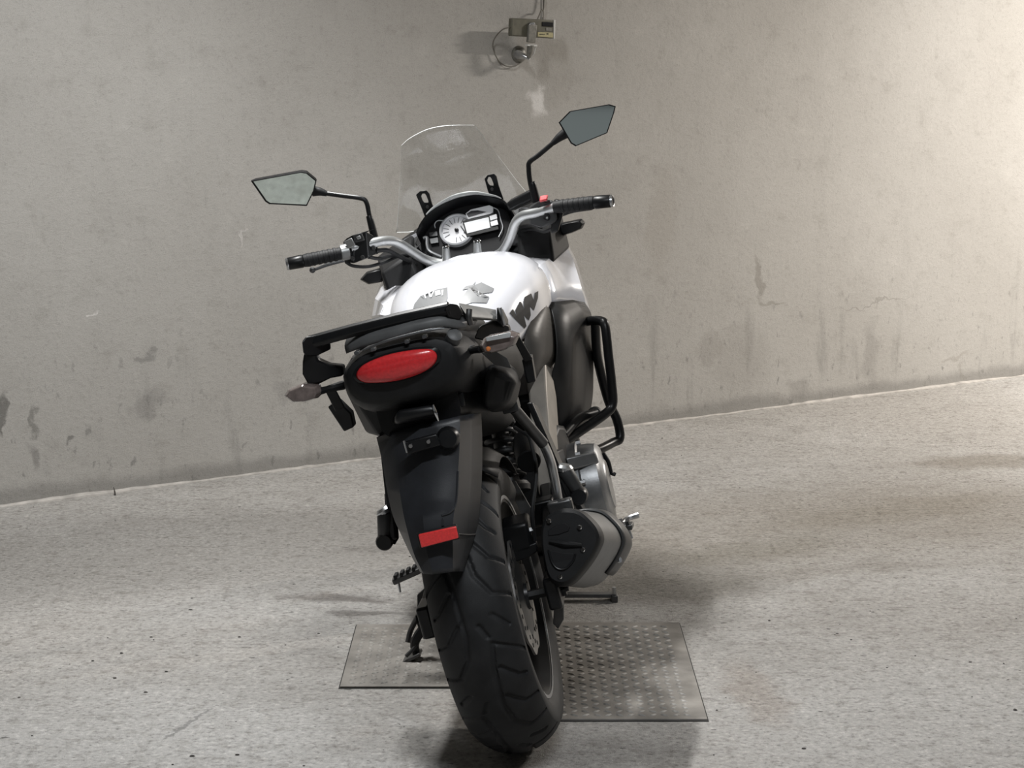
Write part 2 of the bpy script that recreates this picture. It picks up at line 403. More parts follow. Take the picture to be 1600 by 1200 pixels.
WALL_STAINS = [
    ((2.208,1.329), 0.050, 0.085, 0.0, 0.80, (0.76, 0.745, 0.73)),
    ((3.357,0.554), 0.035, 0.13, 0.15, 0.55, (0.23, 0.215, 0.19)),
    ((2.830,0.837), 0.10, 0.30, -0.1, 0.25, (0.30, 0.275, 0.24)),
    ((2.299,1.446), 0.10, 0.16, 0.0, 0.22, (0.27, 0.25, 0.22)),
    ((3.272,0.231), 0.20, 0.20, 0.0, 0.30, (0.27, 0.255, 0.235)),
    ((4.020,0.197), 0.07, 0.20, 0.0, 0.40, (0.24, 0.23, 0.215)),
    ((3.095,0.287), 0.09, 0.10, 0.0, 0.35, (0.25, 0.235, 0.215)),
    ((0.555,0.471), 0.040, 0.026, 0.0, 0.55, (0.20, 0.195, 0.185)),
    ((0.533,0.292), 0.09, 0.06, 0.2, 0.45, (0.22, 0.21, 0.20)),
    ((0.140,0.298), 0.018, 0.07, 0.0, 0.70, (0.20, 0.195, 0.18)),
    ((0.020,0.310), 0.018, 0.09, 0.0, 0.80, (0.15, 0.145, 0.135)),
    ((0.124,0.162), 0.030, 0.07, 0.0, 0.60, (0.21, 0.20, 0.19)),
    ((0.919,0.879), 0.008, 0.05, 0.0, 0.60, (0.62, 0.60, 0.58)),
    ((0.347,0.613), 0.022, 0.008, 0.0, 0.80, (0.66, 0.64, 0.62)),
    ((0.257,0.181), 0.030, 0.008, 0.1, 0.75, (0.17, 0.165, 0.155)),
    ((4.050,0.419), 0.34, 0.006, 0.03, 0.50, (0.24, 0.23, 0.21)),
    ((3.428,0.453), 0.10, 0.012, 0.03, 0.55, (0.26, 0.25, 0.22)),
    ((4.549,0.124), 0.13, 0.018, 0.3, 0.40, (0.30, 0.28, 0.25)),
    ((4.594,0.060), 0.06, 0.015, -0.6, 0.35, (0.30, 0.28, 0.25)),
    ((3.604,0.076), 0.10, 0.06, 0.0, 0.40, (0.24, 0.23, 0.215)),
    ((1.086,0.297), 0.05, 0.05, 0.0, 0.35, (0.26, 0.25, 0.24)),
]

# ------------------------------------------------------------------ room
W0 = Vector((-1.729, 6.660, 0)); WU = Vector((math.cos(WALL_ANGLE), math.sin(WALL_ANGLE), 0))
WN = Vector((WU.y, -WU.x, 0))       # out of the wall, towards the camera side

fl = Shape(); fl.box((2.5, 4.0, -0.05), (40, 36, 0.10))
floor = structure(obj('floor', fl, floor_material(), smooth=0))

wl = Shape(); wl.box((5.0, 0.10, CEIL_Z / 2), (30, 0.20, CEIL_Z))
wall = obj('wall_back', wl, wall_material(), smooth=0)
wall.location = W0; wall.rotation_euler = (0, 0, WALL_ANGLE)
structure(wall)

mat('ceiling_concrete', (0.40, 0.39, 0.37), 0.85, noise=0.1, nscale=6)
ce = Shape(); ce.box((2.5, 4.0, CEIL_Z + 0.1), (40, 36, 0.2))
structure(obj('ceiling', ce, 'ceiling_concrete', smooth=0))

# mortar fillet where the wall meets the floor, a wavering low ridge
def fillet():
    s = Shape(); rings = []
    n = 420
    for i in range(n + 1):
        u = -5.0 + 18.0 * i / n
        a = 0.5 + 0.5 * math.sin(u * 2.1 + 0.6) * math.sin(u * 5.3)
        wdt = 0.010 + 0.014 * a + random.uniform(-0.004, 0.004); hgt = 0.004 + 0.006 * a + random.uniform(-0.002, 0.002)
        rings.append([(u, 0.004, -0.01), (u, -wdt, -0.01), (u, -wdt * 0.85, hgt * 0.5), (u, -wdt * 0.4, hgt), (u, 0.004, hgt * 1.2)])
    return s.loft(rings)
mat('mortar', (0.41, 0.39, 0.365), 0.85, noise=0.25, nscale=20, bump=0.4, bscale=120)
fi = obj('trim_1', fillet(), 'mortar', smooth=40); fi.location = W0; fi.rotation_euler = (0, 0, WALL_ANGLE)
structure(fi)

# ceiling light fittings (above the picture)
LAMP_LABELS = ['white tube light fitting on the ceiling beside the bright right end of the wall', 'white tube light fitting on the ceiling right above the motorcycle', 'white tube light fitting on the ceiling just in front of the camera']
for (lx, ly, lr, ll, le, lc, ls), lab in zip(LAMPS, LAMP_LABELS):
    t = tag(empty('tube_light_fitting', (lx, ly, CEIL_Z), (0, 0, lr)), lab, 'ceiling light', 'ceiling tube lights')
    obj('housing', Shape().slab([(-ll / 2 - 0.04, -0.05, 0), (-ll / 2 - 0.04, -0.035, -0.06), (-ll / 2 - 0.04, 0.035, -0.06), (-ll / 2 - 0.04, 0.05, 0)], ll + 0.08, (1, 0, 0)), 'fitting_white', t, bevel=0.004)
    for sx in (-1, 1):
        obj('tube_holder', Shape().box((sx * (ll / 2 + 0.01), 0, -0.078), (0.025, 0.03, 0.04)), 'fitting_white', t, bevel=0.004)
    obj('tube', Shape().lathe([(0.013, -ll / 2), (0.013, ll / 2)], (0, 0, -0.083), (1, 0, 0), 12), 'fitting_white', t)

# ------------------------------------------------------------------ chequered steel plates let into the floor
mat('plate_steel', (0.245, 0.23, 0.21), 0.65, metal=0.1, noise=0.35, nscale=9, bump=0.2, bscale=200)
mat('plate_ridge', (0.40, 0.385, 0.36), 0.55, metal=0.1, noise=0.35, nscale=9)
mat('gap_dirt', (0.03, 0.029, 0.027), 0.9)
mat('edge_cement', (0.50, 0.49, 0.47), 0.85, noise=0.2, nscale=40)
def tread_plate(x0, x1, y0, y1, label):
    cx, cy = (x0 + x1) / 2, (y0 + y1) / 2
    t = tag(empty('checker_plate', (cx, cy, 0)), label, 'floor plate', 'steel plates under the motorcycle')
    hx, hy = (x1 - x0) / 2, (y1 - y0) / 2
    obj('gap', Shape().box((0, 0, 0.0003), (2 * hx + 0.006, 2 * hy + 0.012, 0.0012)), 'gap_dirt', t, smooth=0)
    obj('sheet', Shape().box((0, 0, 0.002), (2 * hx, 2 * hy, 0.006)), 'plate_steel', t, bevel=0.0012)
    s = Shape(); st = 0.026
    ny = int(2 * hy / st) - 1; nx = int(2 * hx / st) - 1
    for j in range(ny):
        for i in range(nx):
            a = math.radians(38 if (i + j) % 2 else -38)
            px = -hx + st * (i + 1) + random.uniform(-.001, .001); py = -hy + st * (j + 1)
            ca, sa = math.cos(a), math.sin(a); l, w, h = 0.0125, 0.0036, 0.0026
            base = [(-l, 0), (0, -w), (l, 0), (0, w)]
            v = [(px + ca * q[0] - sa * q[1], py + sa * q[0] + ca * q[1], 0.0049) for q in base] + [(px - ca * l * .45, py - sa * l * .45, 0.005 + h), (px + ca * l * .45, py + sa * l * .45, 0.005 + h)]
            s.add(v, [[0, 1, 4], [1, 5, 4], [1, 2, 5], [2, 3, 5], [3, 4, 5], [3, 0, 4]])
    r = obj('ridges', s, 'plate_ridge', t, smooth=0); r['kind'] = 'stuff'
    return t
tread_plate(-0.415, -0.098, 4.684, 5.222, 'small chequered steel floor plate under the side stand, left of the rear tyre')
tread_plate(-0.090, 0.448, 4.442, 5.240, 'large chequered steel floor plate to the right of the rear tyre')

# loose grit on the floor
gs = Shape()
SPOTS = [(-1.301,6.461,0.000), (-0.884,5.379,0.000), (-0.946,5.114,0.000), (-0.935,5.090,0.000), (-0.996,4.970,0.000), (-1.056,4.904,0.000), (-0.972,4.762,0.000), (-0.855,4.814,0.000), (-0.877,4.651,0.000), (-1.171,4.612,0.000), (-0.714,5.114,0.000), (-0.802,5.797,0.000), (-0.510,5.149,0.000), (-0.586,5.044,0.000),
         (-0.899,5.498,0.000), (-1.076,4.339,0.000), (-0.730,4.153,0.000), (-0.696,4.205,0.000), (-0.599,4.213,0.000), (-0.447,4.145,0.000), (0.858,5.149,0.000), (0.983,5.366,0.000), (1.024,4.948,0.000), (1.152,4.894,0.000), (1.233,4.883,0.000), (1.094,4.617,0.000), (0.646,7.541,0.000), (0.442,5.246,0.000), (0.440,5.004,0.000), (0.642,4.254,0.000),
         (1.128,6.238,0.000), (0.694,5.271,0.000), (0.477,4.518,0.000), (0.454,4.762,0.000), (0.885,5.090,0.000), (0.598,7.892,0.000), (0.221,4.471,0.000), (-0.311,5.974,0.000), (1.172,4.518,0.000), (0.440,4.213,0.000)]
def pebble(s, x, y, r):
    sx, sy, sz = r * random.uniform(.8, 1.6), r * random.uniform(.6, 1.1), r * random.uniform(.35, .6)
    a0 = random.random() * 6
    v = [(x + sx * math.cos(a0 + k * PI / 3) * random.uniform(.8, 1.1), y + sy * math.sin(a0 + k * PI / 3) * random.uniform(.8, 1.1), -0.0005) for k in range(6)]
    v += [(x + sx * .6 * math.cos(a0 + .3 + k * PI / 3), y + sy * .6 * math.sin(a0 + .3 + k * PI / 3), sz * random.uniform(.8, 1.2)) for k in range(6)]
    f = [[k, (k + 1) % 6, 6 + (k + 1) % 6, 6 + k] for k in range(6)] + [[6, 7, 8, 9, 10, 11]]
    s.add(v, f)
for p in SPOTS:
    if not (-0.44 < p[0] < 0.47 and 4.41 < p[1] < 5.27): pebble(gs, p[0], p[1], random.uniform(.0025, .0055))
for k in range(300):
    x = random.uniform(-2.2, 3.0); y = random.uniform(3.6, 7.2)
    if (Vector((x, y, 0)) - W0).dot(WN) < 0.05 or (-0.44 < x < 0.47 and 4.41 < y < 5.27): continue
    pebble(gs, x, y, random.uniform(.001, .0025))
mat('grit_dark', (0.06, 0.055, 0.05), 0.9, noise=0.5, nscale=60)
grit = obj('grit', gs, 'grit_dark', smooth=0, fix=False)
tag(grit, 'loose dark grit and crumbs scattered over the concrete floor', 'grit', kind='stuff')

# a thin dark splinter leaning at the foot of the wall, left
sp = Shape(); b = Vector((-1.375,6.840,0.000)); sp.tube([b + Vector((0, 0, 0)), b + Vector((-0.002, 0.005, 0.012)), b + Vector((-0.006, 0.008, 0.028))], [0.0035, 0.003, 0.001], 6)
tag(obj('splinter', sp, 'grit_dark'), 'small dark splinter standing against the foot of the wall on the left', 'debris')

# flat steel bar lying on the floor beyond the plates
br = Shape(); A = Vector((0.000,5.478,0.000)); B = Vector((0.290,5.478,0.000))
bt = empty('steel_bar', ((A.x + B.x) / 2, (A.y + B.y) / 2, 0))
tag(bt, 'flat grey steel bar lying level on the floor beyond the silencer', 'steel bar')
L = (B - A).length
obj('flat_bar', Shape().box((0, 0, 0.016), (L, 0.030, 0.010)), 'muffler_metal', bt, bevel=0.001)
obj('foot_block', Shape().box((L / 2 - 0.004, 0, 0.009), (0.018, 0.05, 0.020)), 'dark_steel', bt, bevel=0.002)
obj('foot_block', Shape().box((-L / 2 + 0.02, 0, 0.006), (0.018, 0.04, 0.012)), 'dark_steel', bt, bevel=0.002)
obj('end_bolt', Shape().lathe([(0, 0.030), (0.006, 0.030), (0.006, 0.0)], (L / 2 - 0.005, -0.008, 0.010), (0, 0, 1), 6), 'steel', bt)

# ------------------------------------------------------------------ camera-like box on the wall
U0 = (2.177,1.569)[0]
wb = empty('wall_camera', W0 + WU * U0, (0, 0, WALL_ANGLE))
tag(wb, 'olive grey surveillance camera box on a ball bracket, high on the wall', 'camera')
def wp(p, out): return (p[0] - U0, -out, p[1])
def wquad(name, pts, out, th, m, bev=0.001):
    return obj(name, Shape().slab([wp(p, out) for p in pts], th, (0, -1, 0)), m, wb, bevel=bev)
wquad('housing', ((2.027,1.643), (2.222,1.638), (2.219,1.568), (2.024,1.577)), 0.066, 0.024, 'olive_box', 0.004)
wquad('window', ((2.165,1.630), (2.215,1.628), (2.215,1.612), (2.165,1.614)), 0.0895, 0.003, 'satin_black', 0.0006)
wquad('indicator', ((2.183,1.609), (2.209,1.607), (2.210,1.595), (2.183,1.597)), 0.0895, 0.002, 'bracket_grey', 0.0005)
wquad('name_plate', ((2.144,1.592), (2.216,1.590), (2.216,1.571), (2.144,1.575)), 0.0895, 0.002, 'label_yellow', 0.0005)
for q in (((2.152,1.585), (2.179,1.585), (2.179,1.583), (2.152,1.582)), ((2.185,1.587), (2.194,1.587), (2.194,1.583), (2.185,1.583))):
    wquad('print_mark', q, 0.0912, 0.0006, 'decal_black', 0)
wquad('edge_strip', ((2.219,1.638), (2.228,1.638), (2.225,1.566), (2.219,1.568)), 0.070, 0.021, 'fitting_white', 0.0005)
wquad('arm', ((2.097,1.620), (2.135,1.618), (2.127,1.551), (2.091,1.553)), 0.0895, 0.014, 'bracket_grey', 0.003)
wquad('arm_cap', ((2.106,1.627), (2.123,1.628), (2.129,1.618), (2.100,1.618)), 0.0895, 0.012, 'steel', 0.002)
wquad('arm_band', ((2.088,1.546), (2.133,1.544), (2.133,1.537), (2.088,1.539)), 0.0895, 0.016, 'fitting_white', 0.001)
obj('knuckle', Shape().tube([wp((2.109,1.544), 0.095), wp((2.109,1.520), 0.090), wp((2.109,1.496), 0.082)], [0.014, 0.013, 0.008], 10), 'bracket_grey', wb)
obj('joint_cone', Shape().tube([wp((2.115,1.491), 0.082), wp((2.104,1.501), 0.055), wp((2.100,1.505), 0.03), wp((2.101,1.508), 0.02)], [0.004, 0.012, 0.016, 0.018], 14), 'steel', wb)
obj('ball_mount', Shape().lathe([(0, 0.030), (0.014, 0.028), (0.026, 0.020), (0.031, 0.010), (0.033, 0.0)], wp((2.118,1.508), 0.0), (0, -1, 0), 28), 'bracket_grey', wb)
obj('clip', Shape().tube([wp((2.130,1.539), 0.098), wp((2.127,1.520), 0.096), wp((2.124,1.505), 0.090)], 0.0025, 8), 'fitting_white', wb)
obj('cable', Shape().tube([wp((2.034,1.610), 0.08), wp((1.993,1.601), 0.08), wp((1.992,1.572), 0.03), wp((1.992,1.539), 0.012), wp((2.010,1.496), 0.012), wp((2.039,1.469), 0.012), wp((2.086,1.462), 0.012), wp((2.126,1.479), 0.01)], 0.0024, 8), 'cable_grey', wb)
obj('supply_cable', Shape().tube([wp((2.152,1.635), 0.075), wp((2.204,1.675), 0.03), wp((2.227,1.714), 0.015), wp(((2.236,1.715)[0], 2.1), 0.006), wp(((2.236,1.715)[0], CEIL_Z), 0.006)], 0.0030, 8), 'cable_grey', wb)
obj('conduit_line', Shape().tube([wp((2.228,1.649), 0.004), wp((2.231,1.715), 0.004), wp(((2.231,1.715)[0], CEIL_Z), 0.004)], 0.0018, 8), 'cable_grey', wb)

# ------------------------------------------------------------------ the motorcycle: x forward, y left, z up, rear contact point at the origin
LEAN = 0.2536
bike = empty('motorcycle', (0.034, 4.277, 0.0205), (-LEAN, 0, PI / 2 - 0.0846))
tag(bike, 'white and black touring motorcycle leaning on its side stand, seen from behind', 'motorcycle')
STEER = math.radians(-4.2)
def steer_fn(p):
    o = Vector((1.13, 0, 1.0)); a = Vector((-math.sin(math.radians(27)), 0, math.cos(math.radians(27))))
    return Matrix.Rotation(STEER, 3, a) @ (p - o) + o

# ---- wheels
def tyre_mesh(R, half, rim_r, center, grooves, nu, nv):
    """torus with a rounded tread; grooves: list of polylines in (metres along, -1..1 across) for one period"""
    rc = half * 1.16
    prof = []
    for j in range(nv + 1):
        t = -1 + 2 * j / nv
        y = half * 0.985 * math.sin(t * PI / 2 * 0.96) / math.sin(PI / 2 * 0.96)
        prof.append((R - (rc - math.sqrt(max(rc * rc - y * y, 0))), y, t))
    side = [(R - 0.062, half * 1.0), (rim_r + 0.022, half * 0.95), (rim_r + 0.008, half * 0.84), (rim_r - 0.004, half * 0.80)]
    circ = 2 * PI * R; per = max(1, round(circ / 0.34)); P = circ / per
    segs = []
    for g in grooves:
        for a, b in zip(g[:-1], g[1:]):
            for sh in (-P, 0, P): segs.append((a[0] * P + sh, a[1] * half, b[0] * P + sh, b[1] * half))
    v = []; m = nv + 1 + 2 * len(side)
    cache = []
    for i in range(nu):
        s = i / nu * circ; sp = s % P; ang = s / R
        row = []
        for (r, y) in reversed(side): row.append((r, -y))
        for (r, y, t) in prof:
            dd = 1.0
            if segs and abs(t) < 0.97:
                yy = t * half
                for (ax, ay, bx, by) in segs:
                    if sp < min(ax, bx) - .006 or sp > max(ax, bx) + .006 or yy < min(ay, by) - .006 or yy > max(ay, by) + .006: continue
                    lx, ly = bx - ax, by - ay; q = max(0, min(1, ((sp - ax) * lx + (yy - ay) * ly) / (lx * lx + ly * ly)))
                    d = math.hypot(sp - ax - lx * q, yy - ay - ly * q)
                    if d < dd: dd = d
            if dd < 0.0045: r -= 0.0055 * min(1.0, (0.0045 - dd) / 0.0022)
            row.append((r, y))
        for (r, y) in side: row.append((r, y))
        ca, sa = math.cos(ang), math.sin(ang)
        v += [(center[0] + r * ca, center[1] + y, center[2] + r * sa) for (r, y) in row]
    f = []
    for i in range(nu):
        i2 = (i + 1) % nu
        for j in range(m - 1): f.append([i * m + j, i * m + j + 1, i2 * m + j + 1, i2 * m + j])
    s = Shape(); s.v = v; s.f = f; return s

RG = [   # right half pattern; larger s = further down the rear of the tyre
    [(0.13, -0.93), (0.07, -0.60), (0.0, -0.24), (0.14, -0.17), (0.42, -0.12), (0.58, -0.20), (0.70, -0.42), (0.735, -0.92)],
    [(0.16, -0.26), (0.26, -0.52), (0.29, -0.70)],
    [(0.36, -0.22), (0.47, -0.48), (0.505, -0.88)],
    [(0.83, -0.35), (0.92, -0.62)],
    [(0.88, -0.10), (0.96, -0.20)],
]
LG = [[((s + 0.5), -t) for (s, t) in g] for g in RG]
GROOVES = RG + LG
RC = (0, 0, 0.310)
rim = Shape()
rim.lathe([(0.226, -0.078), (0.226, -0.070), (0.214, -0.066), (0.206, -0.05), (0.196, -0.03), (0.196, 0.03), (0.206, 0.05), (0.214, 0.066), (0.226, 0.070), (0.226, 0.078), (0.212, 0.076), (0.198, 0.055), (0.184, 0.032), (0.184, -0.032), (0.198, -0.055), (0.212, -0.076)], RC, (0, 1, 0), 72, True)
rear_wheel = obj('rear_wheel', rim, 'satin_black', bike)
obj('tyre', tyre_mesh(0.328, 0.090, 0.216, RC, GROOVES, 700, 76), 'rubber', rear_wheel, smooth=60)
for k in range(10):
    a = 2 * PI * (k // 2) / 5 + (0.16 if k % 2 else -0.16) + 0.3
    p0 = Vector((math.cos(a * 1.0) * 0.045, 0, math.sin(a) * 0.045 + 0.315)); p1 = Vector((math.cos(a) * 0.192, 0, math.sin(a) * 0.192 + 0.315))
    obj('spoke', Shape().tube([p0, p1], [0.016, 0.011], 8, smooth=False), 'satin_black', rear_wheel)
obj('hub', Shape().lathe([(0.0, -0.085), (0.028, -0.085), (0.034, -0.06), (0.055, -0.055), (0.055, 0.05), (0.075, 0.055), (0.075, 0.075), (0.0, 0.075)], RC, (0, 1, 0), 36), 'satin_black', rear_wheel)
obj('rim_highlight', Shape().lathe([(0.2262, -0.0788), (0.2262, -0.0775), (0.2185, -0.0772), (0.2185, -0.0785)], RC, (0, 1, 0), 72, True), 'steel', rear_wheel)  # bright ring standing in for the highlight on the right rim edge
# brake disc with a scalloped edge and drilled holes suggested by slots
def disc_mesh(c, r0, r1, y, th, n=90, holes=24):
    s = Shape(); m = n
    def ring(r, yy, wav=0): return [(c[0] + (r + wav * math.sin(9 * 2 * PI * i / m)) * math.cos(2 * PI * i / m), yy, c[2] + (r + wav * math.sin(9 * 2 * PI * i / m)) * math.sin(2 * PI * i / m)) for i in range(m)]
    rings = [ring(r0, y, .004), ring(r1, y, .004), ring(r1, y - th, .004), ring(r0, y - th, .004), ring(r0, y, .004)]
    return s.loft(rings, True, False)
rdisc = obj('brake_disc', disc_mesh(RC, 0.085, 0.125, -0.068, 0.005), 'disc_steel', rear_wheel)
hl = Shape()
for k in range(30):
    a = 2 * PI * k / 30; r = (0.094, 0.105, 0.116)[k % 3]
    hl.lathe([(0, .0009), (0.0052, .0009), (0.0052, -.001)], (math.cos(a) * r, -0.073, 0.315 + math.sin(a) * r), (0, -1, 0), 10)
obj('disc_drilling', hl, 'decal_black', rear_wheel)['kind'] = 'stuff'
obj('disc_carrier', Shape().lathe([(0.088, -0.066), (0.088, -0.072), (0.05, -0.078), (0.03, -0.078), (0.03, -0.06), (0.05, -0.06)], RC, (0, 1, 0), 30, True), 'dark_steel', rear_wheel)
sprk = Shape(); pts = []
for i in range(88):
    a = 2 * PI * i / 88; r = 0.093 if i % 2 else 0.098
    pts.append((r * math.cos(a), 0.085, 0.315 + r * math.sin(a)))
sprk.slab(pts, 0.006, (0, 1, 0)); obj('sprocket', sprk, 'dark_steel', rear_wheel)

# front wheel, turned slightly with the bars
FC = (1.52, 0, 0.300)
frim = Shape().lathe([(0.226, -0.052), (0.214, -0.044), (0.200, -0.02), (0.200, 0.02), (0.214, 0.044), (0.226, 0.052), (0.212, 0.050), (0.190, 0.024), (0.190, -0.024), (0.212, -0.050)], FC, (0, 1, 0), 60, True).xf(steer_fn)
front_wheel = obj('front_wheel', frim, 'satin_black', bike)
obj('tyre', tyre_mesh(0.300, 0.060, 0.216, FC, [], 120, 20).xf(steer_fn), 'rubber', front_wheel, smooth=60)
for k in range(10):
    a = 2 * PI * (k // 2) / 5 + (0.16 if k % 2 else -0.16)
    obj('spoke', Shape().tube([(FC[0] + math.cos(a) * 0.03, 0, FC[2] + math.sin(a) * 0.03), (FC[0] + math.cos(a) * 0.196, 0, FC[2] + math.sin(a) * 0.196)], [0.014, 0.010], 8, smooth=False).xf(steer_fn), 'satin_black', front_wheel)
obj('hub', Shape().lathe([(0, -0.07), (0.025, -0.07), (0.04, -0.05), (0.04, 0.05), (0.025, 0.07), (0, 0.07)], FC, (0, 1, 0), 24).xf(steer_fn), 'satin_black', front_wheel)
for sy in (1, -1):
    obj('brake_disc', disc_mesh(FC, 0.11, 0.15, 0.066 * sy, 0.005 * sy).xf(steer_fn), 'disc_steel', front_wheel)
# fork, triple clamp, front mudguard
for sy in (1, -1):
    fk = obj('fork_leg', Shape().tube([(1.50, sy * 0.105, 0.30), (1.415, sy * 0.105, 0.50), (1.19, sy * 0.105, 0.97)], [0.030, 0.028, 0.024], 16, smooth=False).xf(steer_fn), 'satin_black', bike)
obj('triple_clamp', Shape().box((1.15, 0, 0.950), (0.09, 0.27, 0.035)).xf(steer_fn), 'satin_black', bike, bevel=0.008)
mg = Shape(); rows = []
for i in range(17):
    a = math.radians(20 + 140 * i / 16)
    rows.append([(FC[0] + (0.325 - abs(t) ** 2 * 0.03) * math.cos(a), t * 0.068, FC[2] + (0.325 - abs(t) ** 2 * 0.03) * math.sin(a)) for t in (-1, -.7, -.35, 0, .35, .7, 1)])
obj('front_mudguard', mg.grid(rows).xf(steer_fn), 'black_plastic', bike, solid=0.003)

# ---- swingarm, chain, rear brake, shock
sw = Shape()
for sy in (1, -1):
    sw.beam((0.56, sy * 0.115, 0.415), (0.0, sy * 0.142, 0.315), 0.030, 0.062)
    sw.box((-0.01, sy * 0.142, 0.315), (0.10, 0.030, 0.072))
sw.beam((0.42, -0.14, 0.40), (0.42, 0.14, 0.40), 0.06, 0.06, (1, 0, 0))
obj('swingarm', sw, 'satin_black', bike, bevel=0.006)
obj('rear_axle', Shape().lathe([(0, -0.172), (0.010, -0.172), (0.010, -0.166), (0.019, -0.166), (0.019, -0.156), (0.011, -0.156), (0.011, 0.156), (0.018, 0.156), (0.018, 0.170), (0, 0.170)], RC, (0, 1, 0), 6), 'satin_black', bike)
def chain_loop():
    s = Shape(); n = 92; pts = []
    for i in range(n):
        t = i / n
        if t < .4: u = t / .4; pts.append((0.0 + 0.56 * u, 0.318 + 0.098 + (0.415 + 0.042 - 0.416) * u))
        elif t < .5: a = PI / 2 - (t - .4) / .1 * PI; pts.append((0.56 + 0.042 * math.cos(a), 0.415 + 0.042 * math.sin(a)))
        elif t < .9: u = (t - .5) / .4; pts.append((0.56 - 0.56 * u, 0.373 - (0.373 - 0.217) * u))
        else: a = -PI / 2 - (t - .9) / .1 * PI; pts.append((0.098 * math.cos(a), 0.315 + 0.098 * math.sin(a)))
    for i in range(n):
        a = pts[i]; b = pts[(i + 1) % n]
        s.beam((a[0], 0.092, a[1]), (b[0], 0.092, b[1]), 0.016 if i % 2 else 0.011, 0.014)
    return s
obj('chain', chain_loop(), 'dark_steel', bike)
obj('chain_guard', Shape().slab([(-0.10, 0.105, 0.43), (0.05, 0.105, 0.455), (0.40, 0.105, 0.49), (0.40, 0.105, 0.455), (0.05, 0.105, 0.42), (-0.09, 0.105, 0.40)], 0.004, (0, 1, 0)), 'black_plastic', bike, bevel=0.001)
cal = obj('rear_caliper', Shape().slab([(0.02, -0.055, 0.40), (0.11, -0.055, 0.385), (0.125, -0.055, 0.435), (0.09, -0.055, 0.475), (0.02, -0.055, 0.465)], 0.062, (0, -1, 0)), 'satin_black', bike, bevel=0.008)
obj('bolt', Shape().lathe([(0, .006), (.008, .006), (.008, 0)], (0.05, -0.117, 0.44), (0, -1, 0), 6), 'steel', cal)
# mudguard hugging the rear tyre
rows = []
for i in range(15):
    a = math.radians(48 + 62 * i / 14)
    rows.append([(0.343 * math.cos(a) * (1 - .1 * abs(t) ** 3), t * 0.098, 0.315 + 0.343 * math.sin(a) * (1 - .12 * abs(t) ** 3)) for t in (-1, -.7, -.35, 0, .35, .7, 1)])
obj('hugger', Shape().grid(rows), 'black_plastic', bike, solid=0.003)
# shock absorber, on the right of the middle
sa = Vector((0.36, -0.055, 0.43)); sb = Vector((0.46, -0.055, 0.70)); sd = (sb - sa).normalized()
shock = obj('shock_absorber', Shape().tube([sa, sa.lerp(sb, .5), sb], [0.024, 0.022, 0.018], 16, smooth=False), 'dark_steel', bike)
pts = []; un = sd.cross(Vector((0, 1, 0))).normalized(); wn = Vector((0, 1, 0))
for i in range(7 * 14):
    a = 2 * PI * i / 14; pts.append(sa.lerp(sb, 0.22 + 0.62 * i / (7 * 14)) + (un * math.cos(a) + wn * math.sin(a)) * 0.036)
obj('spring', Shape().tube(pts, 0.0065, 8, smooth=False), 'grey_plastic', shock)
obj('spring_collar', Shape().lathe([(0.020, 0), (0.044, 0), (0.046, 0.012), (0.040, 0.022), (0.020, 0.022)], sa.lerp(sb, 0.14), sd, 24, True), 'dark_steel', shock)
obj('shock_reservoir', Shape().lathe([(0, -0.03), (0.027, -0.03), (0.029, -0.02), (0.029, 0.10), (0, 0.10)], (0.300,-0.121,0.556), (0.97, 0.1, 0.2), 28), 'black_plastic', bike, bevel=0.002)
obj('strap', Shape().slab([(0.220,-0.070,0.528), (0.220,-0.090,0.524), (0.120,-0.125,0.464), (0.060,-0.117,0.427), (0.070,-0.110,0.438)], 0.006, (-1, 0, 0)), 'grey_plastic', bike, bevel=0.001)
obj('brake_hose', Shape().tube([(0.200,-0.121,0.647), (0.160,-0.139,0.639), (0.140,-0.154,0.630), (0.120,-0.158,0.606), (0.100,-0.155,0.551), (0.050,-0.131,0.479), (0.050,-0.119,0.408)], 0.0045, 8), 'rubber', bike)
# brake lever arm and plate under the silencer
obj('caliper_bracket', Shape().slab([(0.020,-0.069,0.410), (0.020,-0.126,0.417), (0.020,-0.124,0.397), (0.020,-0.101,0.387), (0.020,-0.065,0.384)], 0.02, (1, 0, 0)), 'satin_black', bike, bevel=0.003)
obj('swingarm_end_plate', Shape().slab([(0.000,-0.145,0.317), (0.000,-0.161,0.311), (0.020,-0.142,0.235), (0.020,-0.124,0.216), (0.020,-0.116,0.231)], 0.014, (1, 0, 0)), 'dark_steel', bike, bevel=0.002)

# ---- engine, frame, exhaust
en = Shape()
en.loft([[(0.55, y * .8, z) for (y, z) in ((-.16, .30), (-.16, .50), (.16, .50), (.16, .30))], [(0.66, y, z) for (y, z) in ((-.17, .24), (-.17, .56), (.17, .56), (.17, .24))],
         [(0.95, y, z) for (y, z) in ((-.17, .24), (-.17, .50), (.17, .50), (.17, .24))], [(1.03, y * .9, z) for (y, z) in ((-.17, .28), (-.17, .42), (.17, .42), (.17, .28))]])
engine = obj('engine', en, 'engine_black', bike, bevel=0.015)
obj('oil_pan', Shape().loft([[(0.62, -.10, .25), (0.62, .10, .25), (0.98, .10, .25), (0.98, -.10, .25)], [(0.68, -.07, .15), (0.68, .07, .15), (0.92, .07, .15), (0.92, -.07, .15)]]), 'engine_black', engine, bevel=0.01)
obj('cylinder_block', Shape().loft([[(0.82, y, z) for (y, z) in ((-.155, .46), (-.155, .62), (.155, .62), (.155, .46))], [(1.06, y, z + .02) for (y, z) in ((-.16, .46), (-.16, .66), (.16, .66), (.16, .46))]]), 'engine_black', engine, bevel=0.015)
cc = Vector((0.735, -0.165, 0.365))
